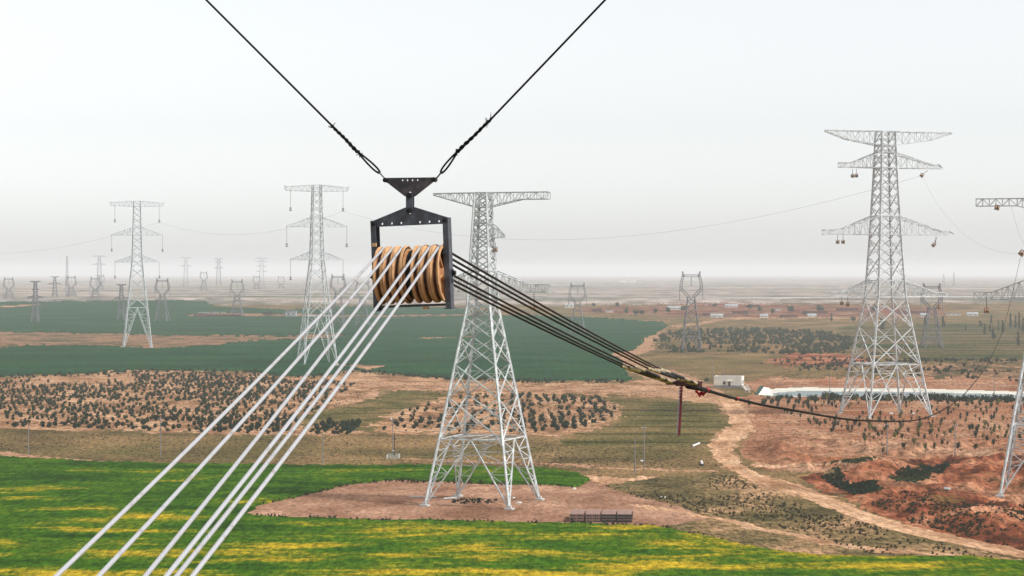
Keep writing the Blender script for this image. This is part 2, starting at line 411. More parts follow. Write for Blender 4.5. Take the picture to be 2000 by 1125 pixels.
def cable_mat(name, col, col2, rough, metal, turns, amt=0.5):
    """stranded cable: twisted strands along the tube UV"""
    m, t, b = nmat(name)
    N = t.nodes.new; L = t.links.new
    b.inputs['Roughness'].default_value = rough
    b.inputs['Metallic'].default_value = metal
    b.inputs['Specular IOR Level'].default_value = 0.2
    uv = N('ShaderNodeTexCoord')
    sp = N('ShaderNodeSeparateXYZ'); L(uv.outputs['UV'], sp.inputs[0])
    mu = N('ShaderNodeMath'); mu.operation = 'MULTIPLY'; mu.inputs[1].default_value = turns; L(sp.outputs['Y'], mu.inputs[0])
    ad = N('ShaderNodeMath'); L(sp.outputs['X'], ad.inputs[0]); L(mu.outputs[0], ad.inputs[1])
    m2 = N('ShaderNodeMath'); m2.operation = 'MULTIPLY'; m2.inputs[1].default_value = 2 * math.pi * 6; L(ad.outputs[0], m2.inputs[0])
    si = N('ShaderNodeMath'); si.operation = 'SINE'; L(m2.outputs[0], si.inputs[0])
    bp = N('ShaderNodeBump'); bp.inputs['Strength'].default_value = amt; bp.inputs['Distance'].default_value = 0.006
    L(si.outputs[0], bp.inputs['Height']); L(bp.outputs['Normal'], b.inputs['Normal'])
    tc = uv
    n = N('ShaderNodeTexNoise'); n.inputs['Scale'].default_value = 3.0; n.inputs['Detail'].default_value = 8; n.inputs['Roughness'].default_value = 0.75
    L(tc.outputs['Object'], n.inputs['Vector'])
    r = N('ShaderNodeValToRGB')
    r.color_ramp.elements[0].position = 0.30; r.color_ramp.elements[0].color = (*col2, 1)
    r.color_ramp.elements[1].position = 0.45; r.color_ramp.elements[1].color = (*col, 1)
    L(n.outputs['Fac'], r.inputs['Fac'])
    mr = N('ShaderNodeMapRange'); mr.inputs['From Min'].default_value = -1; mr.inputs['From Max'].default_value = 1
    mr.inputs['To Min'].default_value = 0.84; mr.inputs['To Max'].default_value = 1.03
    L(si.outputs[0], mr.inputs['Value'])
    ml = N('ShaderNodeMix'); ml.data_type = 'RGBA'; ml.blend_type = 'MULTIPLY'; ml.inputs[0].default_value = 1
    L(r.outputs['Color'], ml.inputs[6]); L(mr.outputs[0], ml.inputs[7])
    L(ml.outputs[2], b.inputs['Base Color'])
    return m
M['alu'] = cable_mat('aluminium_strand', (0.43, 0.43, 0.445), (0.22, 0.17, 0.14), 0.45, 0.1, 3.0, 0.22)
M['alu_shaded'] = cable_mat('shaded_aluminium_strand', (0.020, 0.010, 0.012), (0.010, 0.006, 0.007), 0.6, 0.0, 3.0, 0.3)  # same aluminium conductors; their shade is put into the near-black colour
M['wire'] = plain('thin_wire', (0.12, 0.12, 0.13), 0.5, metal=0.3)

# ------------------------------------------------------------------ mesh builders
BOXF = np.array([[0, 1, 2, 3], [7, 6, 5, 4], [0, 4, 5, 1], [1, 5, 6, 2], [2, 6, 7, 3], [3, 7, 4, 0]])

class MB:
    """collects boxes, bars, tubes and free faces into one mesh"""
    def __init__(s):
        s.v = []; s.f = []; s.m = []; s.n = 0; s.uv = {}
    def add(s, verts, faces, mi=0):
        s.v.extend([tuple(q) for q in verts])
        for f in faces:
            s.f.append([i + s.n for i in f]); s.m.append(mi)
        s.n += len(verts)
    def bar(s, p, q, w, h=None, mi=0):
        p = Vector(p); q = Vector(q); h = h or w
        d = q - p
        if d.length < 1e-6: return
        d.normalize()
        a = d.cross(Vector((0, 0, 1)))
        if a.length < 1e-3: a = Vector((1, 0, 0))
        a.normalize(); b = a.cross(d)
        a = a * (w / 2); b = b * (h / 2)
        vs = [p - a - b, p + a - b, p + a + b, p - a + b, q - a - b, q + a - b, q + a + b, q - a + b]
        s.add(vs, [(3, 2, 1, 0), (4, 5, 6, 7), (0, 1, 5, 4), (1, 2, 6, 5), (2, 3, 7, 6), (3, 0, 4, 7)], mi)
    def box(s, c, size, mi=0, rz=0.0):
        cx, cy, cz = c; a, b, h = [k / 2 for k in size]
        co, si = math.cos(rz), math.sin(rz)
        vs = []
        for z in (-h, h):
            for x, y in ((-a, -b), (a, -b), (a, b), (-a, b)):
                vs.append((cx + x * co - y * si, cy + x * si + y * co, cz + z))
        s.add(vs, [(3, 2, 1, 0), (4, 5, 6, 7), (0, 1, 5, 4), (1, 2, 6, 5), (2, 3, 7, 6), (3, 0, 4, 7)], mi)
    def tube(s, pts, r, n=8, mi=0, uv=False, cap=True):
        pts = [Vector(p) for p in pts]
        rs = r if isinstance(r, (list, tuple)) else [r] * len(pts)
        t = (pts[1] - pts[0]).normalized()
        a = t.cross(Vector((0, 0, 1)))
        if a.length < 1e-3: a = Vector((1, 0, 0))
        a.normalize()
        base = s.n; L = 0.0
        vs = []; uvs = []
        for i, p in enumerate(pts):
            t = (pts[min(i + 1, len(pts) - 1)] - pts[max(i - 1, 0)]).normalized()
            a = (a - t * a.dot(t)).normalized(); b = t.cross(a)
            if i: L += (p - pts[i - 1]).length
            for k in range(n):
                an = 2 * math.pi * k / n
                vs.append(p + (a * math.cos(an) + b * math.sin(an)) * rs[i]); uvs.append((k / n, L))
        fs = []
        for i in range(len(pts) - 1):
            for k in range(n):
                k2 = (k + 1) % n
                fs.append((i * n + k, i * n + k2, (i + 1) * n + k2, (i + 1) * n + k))
                if uv:
                    u0, u1 = k / n, (k + 1) / n
                    l0, l1 = uvs[i * n][1], uvs[(i + 1) * n][1]
                    s.uv[len(s.f) + len(fs) - 1] = [(u0, l0), (u1, l0), (u1, l1), (u0, l1)]
        if cap:
            fs.append(tuple(reversed(range(n)))); fs.append(tuple(range((len(pts) - 1) * n, len(pts) * n)))
        s.add(vs, fs, mi)
    def lathe(s, prof, axis='X', n=32, c=(0, 0, 0), mi=0, mis=None):
        """prof: list of (along, radius)"""
        vs = []
        for (h, r) in prof:
            for k in range(n):
                an = 2 * math.pi * k / n
                u, v = r * math.cos(an), r * math.sin(an)
                q = (h, u, v) if axis == 'X' else ((u, h, v) if axis == 'Y' else (u, v, h))
                vs.append((q[0] + c[0], q[1] + c[1], q[2] + c[2]))
        base = s.n
        s.v.extend(vs)
        for i in range(len(prof) - 1):
            for k in range(n):
                k2 = (k + 1) % n
                s.f.append([base + i * n + k, base + i * n + k2, base + (i + 1) * n + k2, base + (i + 1) * n + k])
                s.m.append(mis[i] if mis else mi)
        s.n += len(vs)
    def plate(s, outer, holes, y0, y1, mi=0):
        """flat plate in the XZ plane between y0 and y1 with holes (lists of (x, z))"""
        loops = [outer] + holes
        flat = [p for l in loops for p in l]
        tris = tessellate_polygon([[Vector((x, z, 0)) for x, z in l] for l in loops])
        nv = len(flat)
        vs = [(x, y0, z) for x, z in flat] + [(x, y1, z) for x, z in flat]
        fs = [tuple(t) for t in tris] + [tuple(i + nv for i in reversed(t)) for t in tris]
        o = 0
        for l in loops:
            k = len(l)
            for i in range(k):
                a, b = o + i, o + (i + 1) % k
                fs.append((a, b, b + nv, a + nv))
            o += k
        s.add(vs, fs, mi)
    def mesh(s, name, smooth=False):
        me = bpy.data.meshes.new(name)
        me.from_pydata([tuple(v) for v in s.v], [], s.f)
        if any(s.m):
            me.polygons.foreach_set('material_index', s.m)
        if s.uv:
            ul = me.uv_layers.new(name='UVMap')
            for fi, q in s.uv.items():
                st = me.polygons[fi].loop_start
                for k in range(4): ul.data[st + k].uv = q[k]
        if smooth:
            me.polygons.foreach_set('use_smooth', [True] * len(me.polygons))
        me.update()
        return me
    def build(s, name, mats, parent=None, smooth=False, recalc=False):
        me = s.mesh(name, smooth)
        if recalc:
            bm = bmesh.new(); bm.from_mesh(me); bmesh.ops.recalc_face_normals(bm, faces=bm.faces); bm.to_mesh(me); bm.free()
        if not isinstance(mats, (list, tuple)): mats = [mats]
        return link(name, me, parent, mats)

# ------------------------------------------------------------------ ground: one terrain grid, cut into regions
ROAD_MID = [(1418, 778), (1438, 802), (1450, 832), (1426, 852), (1408, 875), (1412, 893), (1438, 910), (1480, 935), (1530, 950), (1600, 972), (1665, 1000), (1750, 1028), (1855, 1052), (2000, 1083), (2400, 1170)]
def across_road(x, y):
    """signed distance in metres from the road's centre line"""
    pts = [G(u, v) for u, v in ROAD_MID]
    best = np.full(x.shape, 1e9); sg = np.zeros(x.shape)
    for a, b in zip(pts[:-1], pts[1:]):
        dx, dy = b.x - a.x, b.y - a.y
        t = np.clip(((x - a.x) * dx + (y - a.y) * dy) / (dx * dx + dy * dy), 0, 1)
        ex, ey = x - a.x - t * dx, y - a.y - t * dy
        d = np.hypot(ex, ey); k = d < best
        best[k] = d[k]; sg[k] = np.sign(dx * ey - dy * ex)[k]
    return best * sg

def band(pts, hw):
    if not isinstance(hw, (list, tuple)): hw = [hw] * len(pts)
    up = [(x, y - h) for (x, y), h in zip(pts, hw)]
    dn = [(x, y + h) for (x, y), h in zip(pts, hw)]
    return up + dn[::-1]

REG = [  # name, material, polygon in photo pixels (read as places on the ground), edge jitter
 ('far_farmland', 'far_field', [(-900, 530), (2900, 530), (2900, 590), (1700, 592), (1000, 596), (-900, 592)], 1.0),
 ('village_ground', 'village', [(1130, 601), (1240, 597), (1420, 592), (1700, 596), (1850, 602), (1840, 617), (1600, 622), (1400, 622), (1300, 617), (1140, 611)], 1.5),
 ('plantation_ground', 'plantation', [(1262, 662), (1300, 642), (1450, 640), (1600, 646), (1680, 660), (1660, 690), (1560, 694), (1420, 688), (1270, 690)], 1.0),
 ('vegetable_plots', 'vegplot', [(1640, 640), (1800, 632), (2900, 632), (2900, 705), (1800, 702), (1690, 690), (1640, 670)], 1.0),
 ('eroded_slope', 'red', [(1480, 712), (1540, 690), (1640, 690), (1710, 700), (1690, 712), (1600, 716)], 1.6),
 ('eroded_slope', 'fallow', [(1780, 712), (1860, 704), (2000, 706), (2900, 700), (2900, 752), (1850, 748), (1800, 735)], 1.6),
 ('green_field', 'green_field', [(-900, 591), (0, 590), (350, 587), (400, 590), (420, 600), (560, 606), (690, 599), (880, 601), (1000, 616), (1150, 621), (1290, 630),
                  (1302, 637), (1262, 660), (1250, 675), (1235, 684), (1195, 690), (1215, 712), (1225, 735), (1232, 745), (1000, 742), (870, 738), (745, 728),
                  (690, 722), (640, 732), (560, 738), (500, 726), (300, 722), (200, 728), (0, 735), (-900, 750)], 0.55),
 ('fallow_strip', 'fallow', [(-900, 646), (0, 648), (240, 652), (300, 655), (500, 655), (548, 656), (660, 650), (672, 657), (620, 664), (540, 664), (470, 668),
                  (420, 676), (300, 682), (200, 677), (60, 676), (0, 682), (-900, 690)], 0.7),
 ('fallow_strip', 'fallow', [(360, 616), (385, 612), (470, 612), (580, 612.5), (700, 616), (880, 614), (1000, 612), (1000, 615), (880, 618.5), (700, 619.5), (560, 619), (380, 619)], 0.3),
 ('fallow_strip', 'track', [(800, 661), (860, 658), (930, 656.5), (930, 659), (840, 663.5)], 0.3),
 ('fallow_strip', 'track', [(640, 712), (700, 714), (760, 714), (748, 719), (720, 724), (680, 717)], 0.5),
 ('fallow_strip', 'track', [(-900, 598), (0, 598), (70, 594), (105, 593), (40, 600), (0, 602), (-900, 604)], 0.3),
 ('sandy_ground', 'sand', [(-900, 755), (0, 738), (150, 731), (260, 725), (500, 729), (560, 741), (640, 735), (690, 725), (740, 730), (870, 741), (1000, 745), (1230, 748),
                  (1290, 735), (1400, 765), (1425, 795), (1300, 778), (1180, 772), (1000, 769), (880, 765), (740, 763), (735, 775), (690, 790), (640, 800),
                  (575, 812), (590, 830), (720, 840), (720, 850), (560, 849), (420, 849), (250, 842), (0, 836), (-900, 830)], 1.3),
 ('farm_track', 'track', band([(560, 742), (700, 752), (900, 757), (1100, 760), (1300, 766), (1420, 776)], [1, 2.2, 2.6, 2.6, 3, 4]), 0.5),
 ('sandy_ground', 'sand', [(722, 834), (770, 806), (850, 785), (880, 769), (1000, 768), (1170, 776), (1218, 800), (1205, 822), (1150, 838), (1090, 854), (1060, 852), (900, 848), (760, 848)], 1.5),
 ('terrace_grass', 'terrace', [(575, 812), (640, 800), (735, 777), (748, 766), (880, 769), (850, 785), (770, 806), (722, 834), (590, 830)], 1.2),
 ('terrace_grass', 'terrace', [(1215, 800), (1180, 776), (1400, 792), (1425, 830), (1390, 868), (1330, 878), (1100, 868), (1090, 854), (1150, 838), (1205, 822)], 1.5),
 ('scrub_ground', 'scrub', [(1150, 944), (1300, 934), (1420, 924), (1460, 942), (1580, 980), (1740, 1036), (2000, 1094), (2900, 1250), (2900, 1300), (1900, 1092),
                  (1600, 1089), (1500, 1078), (1420, 1060), (1330, 1042), (1270, 1030), (1380, 1010), (1330, 985), (1230, 965)], 1.6),
 ('canal_bank', 'orchard', [(1450, 748), (1500, 737), (1850, 738), (2900, 750), (2900, 785), (1560, 757), (1480, 768)], 0.8),
 ('orchard_ground', 'orchard', [(1436, 780), (1470, 770), (1500, 774), (2000, 779), (2900, 792), (2900, 900), (2000, 892), (1830, 897), (1640, 907), (1600, 925), (1500, 915), (1440, 885), (1475, 835)], 1.0),
 ('red_bank', 'red', [(1640, 907), (1830, 895), (2000, 890), (2900, 880), (2900, 1250), (2000, 1084), (1880, 1054), (1760, 1026), (1690, 990), (1600, 955), (1560, 930), (1630, 922)], 1.8),
 ('gully_weeds', 'gully', [(1598, 928), (1640, 918), (1640, 932), (1668, 950), (1712, 944), (1716, 956), (1675, 968), (1640, 955)], 1.8),
 ('gully_weeds', 'gully', [(1752, 920), (1780, 914), (1850, 909), (1848, 916), (1800, 922), (1840, 932), (1800, 940), (1755, 938)], 2.2),
 ('gully_weeds', 'gully', [(1616, 902), (1680, 896), (1720, 892), (1722, 896), (1690, 902), (1640, 908)], 1.0),
 ('canal_lining', 'lining', [(1478, 768), (1500, 760), (1560, 756.5), (1800, 759), (2000, 765), (2900, 795), (2900, 811), (2000, 778.2), (1500, 774.3)], 0.0),
 ('canal_water', 'water', [(1512, 767.5), (1560, 763.5), (1800, 766), (2000, 771), (2900, 800), (2900, 811), (2000, 778), (1510, 774)], 0.0),
 ('dirt_road', 'road', [(1392, 776), (1414, 800), (1428, 828), (1400, 848), (1383, 870), (1392, 893), (1425, 915), (1460, 940), (1500, 955), (1580, 978), (1640, 1004),
                  (1740, 1034), (1850, 1059), (2000, 1091), (2900, 1280), (2900, 1245), (2000, 1075), (1860, 1046), (1760, 1023), (1690, 997), (1620, 967), (1560, 946),
                  (1500, 930), (1452, 905), (1432, 880), (1450, 858), (1474, 835), (1464, 808), (1442, 776)], 0.8),
 ('dirt_road', 'road', band([(1470, 906), (1520, 910), (1600, 907), (1660, 905)], [4, 3, 2.5, 1]), 0.6),
 ('dirt_track', 'track', [(1235, 684), (1262, 662), (1302, 640), (1288, 660), (1268, 688), (1228, 700), (1270, 715), (1330, 728), (1395, 750), (1420, 776), (1392, 776), (1330, 760), (1260, 740), (1220, 715), (1195, 692)], 0.9),
 ('dirt_track', 'track', band([(1310, 638), (1370, 632), (1420, 622), (1560, 620), (1680, 622)], [2, 2.5, 2, 1.4, 1]), 0.5),
 ('flower_field', 'rape', [(-900, 900), (0, 893), (60, 892), (230, 905), (420, 909), (840, 911), (1060, 917), (1135, 926), (1147, 938), (1130, 951), (1060, 948), (760, 941), (690, 946),
                  (600, 966), (520, 986), (480, 1001), (492, 1009), (560, 1013), (700, 1018), (900, 1021), (1100, 1026), (1270, 1029), (1330, 1042), (1420, 1060), (1500, 1077),
                  (1600, 1088), (1750, 1091), (1900, 1091), (2000, 1102), (2900, 1300), (2900, 9000), (-900, 9000)], 0.5),
 ('bare_pad', 'pad', [(478, 1002), (520, 985), (600, 965), (690, 945), (760, 940), (900, 943), (1060, 947), (1130, 950), (1148, 940), (1140, 928), (1180, 940), (1190, 955), (1250, 970), (1330, 992),
                  (1380, 1012), (1330, 1022), (1270, 1030), (1100, 1026), (900, 1021), (700, 1018), (560, 1013), (492, 1009)], 0.7),
 ('dirt_track', 'road', band([(1130, 930), (1165, 938), (1200, 938), (1285, 933)], [3, 9, 5, 1.5]), 1.0),
 ('dirt_track', 'road', band([(1230, 985), (1330, 1001), (1420, 1018), (1560, 1047), (1650, 1067), (1740, 1077), (1890, 1084)], [3, 3, 3, 5, 5, 4, 2]), 0.7),
 ('dirt_track', 'track', band([(790, 896), (900, 899), (1060, 906), (1250, 917), (1400, 921)], [1.5, 1.6, 1.8, 1.8, 1.5]), 0.5),
 ('dirt_track', 'track', band([(-900, 888), (0, 888), (60, 892), (150, 899), (235, 905)], [6, 6, 3.5, 2.5, 1.5]), 0.5),
]

def inpoly(poly, x, y):
    c = np.zeros(x.shape, bool)
    n = len(poly)
    for i in range(n):
        x0, y0 = poly[i]; x1, y1 = poly[(i + 1) % n]
        if y0 == y1: continue
        k = ((y0 > y) != (y1 > y))
        c ^= k & (x < (x1 - x0) * (y - y0) / (y1 - y0) + x0)
    return c

def build_ground():
    rows = np.concatenate([np.array([536.2, 537.5, 539, 540.5]), np.arange(542, 600, 0.9), np.arange(600, 1134, 1.35), np.geomspace(1136, 4500, 26)])
    cols = np.concatenate([np.arange(-900, -60, 14.0), np.arange(-60, 2062, 2.6), np.arange(2062, 2920, 14.0)])
    # depth of every row so that the row follows the terrain's rise
    ds = []
    for v in rows:
        t = (v - HOR) / F; d = 600.0
        for k in range(60):
            d = 0.7 * d + 0.3 * min((CAMZ - np.interp(d, RAMP_D, RAMP_Z)) / t, 21000.0)
        ds.append(d)
    ds = np.array(ds)
    CX, D = np.meshgrid(cols, ds)
    X = (CX - 1000) / F * D
    Y = D.copy()
    Z = H(X, Y)
    nr, nc = X.shape
    # region of each cell
    xc = 0.25 * (X[1:, 1:] + X[:-1, 1:] + X[1:, :-1] + X[:-1, :-1]); yc = 0.25 * (Y[1:, 1:] + Y[:-1, 1:] + Y[1:, :-1] + Y[:-1, :-1])
    zc = H(xc, yc)
    U = xc / yc * F + 1000; V = HOR + (CAMZ - zc) / yc * F
    jx = 30 * fbm(xc / 9, yc / 14, 31, 4) + 34 * fbm(xc / 2.2, yc / 4, 41, 2)
    jy = 10 * fbm(xc / 9, yc / 14, 51, 4) + 8 * fbm(xc / 2.2, yc / 4, 61, 2)
    reg = np.full(xc.shape, -1, int)
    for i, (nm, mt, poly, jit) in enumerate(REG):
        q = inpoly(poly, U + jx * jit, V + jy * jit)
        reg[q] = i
    idx = np.arange(nr * nc).reshape(nr, nc)
    quads = np.stack([idx[:-1, :-1], idx[1:, :-1], idx[1:, 1:], idx[:-1, 1:]], -1)   # rows go from far to near
    quads = quads.reshape(-1, 4)
    regf = reg.reshape(-1)
    co = np.stack([X, Y, Z], -1).reshape(-1, 3)
    groups = {}
    for i, rg in enumerate(REG):
        groups.setdefault((rg[0], rg[1]), []).append(i)
    groups[('ground', 'ground')] = [-1]
    for (nm, mt), ids in groups.items():
        sel = np.isin(regf, ids)
        q = quads[sel]
        if not len(q): continue
        used, inv = np.unique(q, return_inverse=True)
        vc = co[used].copy()
        crop = {'rape': 0.55, 'green_field': 0.9}.get(mt)
        if crop:      # standing crop: the sheet is lifted and gets a side face along its edge
            vc[:, 2] += crop * (0.85 + 0.5 * fbm(vc[:, 0] / 1.7, vc[:, 1] / 2.5, 71, 2))
            qi = inv.reshape(-1, 4)
            e = np.concatenate([qi[:, [0, 1]], qi[:, [1, 2]], qi[:, [2, 3]], qi[:, [3, 0]]])
            key, ix, cnt = np.unique(np.sort(e, 1), axis=0, return_index=True, return_counts=True)
            be = e[ix[cnt == 1]]
            bv, binv = np.unique(be, return_inverse=True); binv = binv.reshape(-1, 2) + len(vc)
            low = vc[bv].copy(); low[:, 2] -= crop * 1.6
            qi = np.concatenate([qi, np.stack([be[:, 1], be[:, 0], binv[:, 0], binv[:, 1]], -1)])
            vc = np.concatenate([vc, low]); inv = qi.ravel(); q = qi
        me = bpy.data.meshes.new(nm)
        me.vertices.add(len(vc)); me.vertices.foreach_set('co', vc.ravel())
        me.loops.add(len(q) * 4); me.loops.foreach_set('vertex_index', inv.ravel().astype(np.int32))
        me.polygons.add(len(q)); me.polygons.foreach_set('loop_start', np.arange(0, len(q) * 4, 4, dtype=np.int32))
        me.polygons.foreach_set('use_smooth', np.ones(len(q), bool))
        me.update(calc_edges=True)
        if mt == 'road':
            at = me.attributes.new('across', 'FLOAT', 'POINT')
            at.data.foreach_set('value', across_road(co[used][:, 0], co[used][:, 1]).astype(np.float32))
        o = link(nm, me, None, [M[mt]])
        tag(o, kind='structure')
    # the plain goes on outside the surveyed wedge
    b = MB()
    b.add([(-23000, -23000, -6), (23000, -23000, -6), (23000, 23000, -6), (-23000, 23000, -6)], [(0, 1, 2, 3)])
    tag(b.build('plain', M['ground']), kind='structure')
build_ground()

# ------------------------------------------------------------------ lattice towers
def body_nodes(ctrl, z0, z1, c):
    zs = [c_[0] for c_ in ctrl]; hs = [c_[1] for c_ in ctrl]
    hf = lambda z: float(np.interp(z, zs, hs))
    out = [z0]; z = z0
    while z < z1 - 0.5:
        z = z + c * 2 * hf(z); out.append(z)
    k = (z1 - z0) / (out[-1] - z0)
    return [z0 + (q - z0) * k for q in out], hf

def tower_body(root, ctrl, ring, c=0.85, legw=0.42, brw=0.22, redw=0.12, mat=None, footing=True, ground=None, mids=True):
    """four legs, four braced faces, a ring where the splayed feet begin"""
    zs = [q[0] for q in ctrl]; hs = [q[1] for q in ctrl]
    nodes, hf = body_nodes(ctrl, ring, zs[-1], c)
    S = [(-1, -1), (1, -1), (1, 1), (-1, 1)]
    cor = lambda i, z: Vector((S[i % 4][0] * hf(z), S[i % 4][1] * hf(z), z))
    gz = ground or [0, 0, 0, 0]
    foot = [Vector((S[i][0] * hs[0], S[i][1] * hs[0], gz[i])) for i in range(4)]
    for i in range(4):
        b = MB()
        pts = [foot[i]] + [cor(i, z) for z in zs[1:]]
        for p, q in zip(pts[:-1], pts[1:]): b.bar(p, q, legw)
        leg = b.build('leg', mat, root)
        if footing:
            f = MB(); f.box((foot[i].x, foot[i].y, foot[i].z + 0.1), (1.9, 1.9, 0.5)); f.box((foot[i].x, foot[i].y, foot[i].z + 0.6), (0.8, 0.8, 0.6))
            f.build('footing', M['concrete'], leg)
    for i in range(4):
        b = MB()
        # splayed foot panel
        Ra, Rb = cor(i, ring), cor(i + 1, ring); Mid = (Ra + Rb) / 2
        Fa, Fb = foot[i], foot[(i + 1) % 4]
        b.bar(Ra, Rb, brw); b.bar(Mid, Fa, brw * 1.15); b.bar(Mid, Fb, brw * 1.15)
        for (Rc, Fc) in ((Ra, Fa), (Rb, Fb)):
            prev = None
            K = 6 if mids else 3
            for k in range(1, K):
                t = k / K
                pl = Rc.lerp(Fc, t); ps = Mid.lerp(Fc, t)
                b.bar(pl, ps, redw)
                if prev: b.bar(prev if k % 2 else pl, ps if k % 2 else prev_s, redw)
                else: b.bar(Rc, ps, redw)
                prev = pl; prev_s = ps
        for za, zb in zip(nodes[:-1], nodes[1:]):
            a, bb, cc, dd = cor(i, za), cor(i + 1, za), cor(i + 1, zb), cor(i, zb)
            b.bar(a, cc, brw); b.bar(bb, dd, brw)
            if mids and hf(za) > 2.6:
                m = (a + bb + cc + dd) / 4
                for (lo, hi) in ((a, dd), (bb, cc)):
                    for (e, f) in ((lo, hi), (hi, lo)):
                        q = (e + m) / 2
                        tt = abs(q.z - lo.z) / max(abs(hi.z - lo.z), 1e-3)
                        b.bar(q, lo.lerp(hi, tt), redw); b.bar(q, lo.lerp(hi, 0.5), redw)
        b.build('braced_face', mat, root)
    b = MB()
    for zz in [ring]:
        mid = [(cor(i, zz) + cor(i + 1, zz)) / 2 for i in range(4)]
        for i in range(4): b.bar(mid[i], mid[(i + 1) % 4], redw * 1.2)
        b.bar(mid[0], mid[2], redw); b.bar(mid[1], mid[3], redw)
    b.build('diaphragm', mat, root)
    return hf

def crossarm(root, st, side, mat, n=8, cw=0.2, bw=0.1, name='crossarm', rotz=0.0):
    """truss arm; st = list of (x, z bottom, z top, half depth)"""
    xs = [q[0] for q in st]
    f = lambda x, k: float(np.interp(x, xs, [q[k] for q in st]))
    X = np.linspace(xs[0], xs[-1], n + 1)
    for q in xs[1:-1]:
        X[np.argmin(abs(X - q))] = q
    cr, sr = math.cos(rotz), math.sin(rotz)
    def pt(x, yy, z):
        X_, Y_ = side * x, yy
        return Vector((X_ * cr - Y_ * sr, X_ * sr + Y_ * cr, z))
    b = MB()
    sec = [[pt(x, s * f(x, 3), f(x, k)) for k in (1, 2) for s in (-1, 1)] for x in X]   # b-,b+,t-,t+
    for i in range(n):
        A, B = sec[i], sec[i + 1]
        for k in range(4): b.bar(A[k], B[k], cw)
        for s in (0, 1):
            if i % 2 == 0: b.bar(A[s], B[s + 2], bw)
            else: b.bar(A[s + 2], B[s], bw)
            b.bar(B[s], B[s + 2], bw)
        b.bar(A[0], B[1], bw) if i % 2 else b.bar(A[1], B[0], bw)
        b.bar(A[2], B[3], bw) if i % 2 else b.bar(A[3], B[2], bw)
        b.bar(B[0], B[1], bw); b.bar(B[2], B[3], bw)
    return b.build(name, mat, root)

def feet_levels(loc, rz, half):
    out = []
    for sx, sy in ((-1, -1), (1, -1), (1, 1), (-1, 1)):
        x = loc.x + half * (sx * math.cos(rz) - sy * math.sin(rz)); y = loc.y + half * (sx * math.sin(rz) + sy * math.cos(rz))
        out.append(float(H(x, y)) - loc.z)
    return out

def sag(p, q, s, n=40):
    p = Vector(p); q = Vector(q)
    return [p.lerp(q, i / n) - Vector((0, 0, 4 * s * (i / n) * (1 - i / n))) for i in range(n + 1)]

# --- A: near tower in front of the dry plain
LA = G(943, 982); RA = R(-20)
tA = tag(empty('transmission_tower', LA, RA), 'nearest white steel lattice tower on the bare brown pad behind the pulley block', 'transmission tower', 'transmission towers')
CA = [(0, 10.1), (14.8, 7.6), (44.4, 2.75), (52.6, 2.35), (70.3, 1.4)]
tower_body(tA, CA, 14.8, c=0.62, legw=0.46, brw=0.25, redw=0.14, mat=M['galv'], ground=feet_levels(LA, RA, 10.1))
crossarm(tA, [(1.4, 67.0, 70.3, 1.4), (12.0, 69.9, 70.3, 0.3)], -1, M['galv'])
crossarm(tA, [(1.4, 67.0, 70.3, 1.4), (9.4, 68.7, 70.3, 1.0), (15.9, 68.7, 70.3, 0.8)], 1, M['galv'], n=9)
crossarm(tA, [(2.0, 60.2, 63.4, 2.0), (5.2, 60.2, 60.6, 0.5)], 1, M['galv'], n=3)
for sd_, L_ in ((1, 15.9), (-1, 14.0)):
    crossarm(tA, [(2.6, 47.8, 52.6, 2.4), (L_ * 0.7, 47.8, 49.5, 1.0), (L_, 47.8, 49.5, 0.8)], sd_, M['galv'], n=9)
for zz in (44.4, 47.8, 52.6, 60.2, 63.4, 67.0, 70.3):
    bb_ = MB()
    h_ = float(np.interp(zz, [c[0] for c in CA], [c[1] for c in CA]))
    for (a, b) in (((-1, -1), (1, -1)), ((1, -1), (1, 1)), ((1, 1), (-1, 1)), ((-1, 1), (-1, -1))):
        bb_.bar((a[0] * h_, a[1] * h_, zz), (b[0] * h_, b[1] * h_, zz), 0.26)
    bb_.build('belt_frame', M['galv'], tA)

# --- C: cut by the right edge
LC = G(2047, 955); RC = R(-18)
tC = tag(empty('transmission_tower', LC, RC), 'white steel lattice tower on red soil cut off by the right edge of the picture', 'transmission tower', 'transmission towers')
tower_body(tC, CA[:-1] + [(67.7, 1.4)], 14.8, c=0.62, legw=0.46, brw=0.25, redw=0.14, mat=M['galv'], ground=feet_levels(LC, RC, 10.1))
crossarm(tC, [(1.3, 64.3, 67.7, 1.4), (7.0, 66.0, 67.7, 1.0), (16.4, 66.0, 67.7, 0.8)], -1, M['galv'], n=10)
crossarm(tC, [(1.3, 64.3, 67.7, 1.4), (12.0, 67.3, 67.7, 0.3)], 1, M['galv'])
for sd_, L_ in ((-1, 16.9), (1, 15.0)):
    crossarm(tC, [(2.6, 44.1, 49.6, 2.5), (L_ * 0.76, 44.1, 45.7, 1.0), (L_, 44.1, 45.7, 0.8)], sd_, M['galv'], n=11)

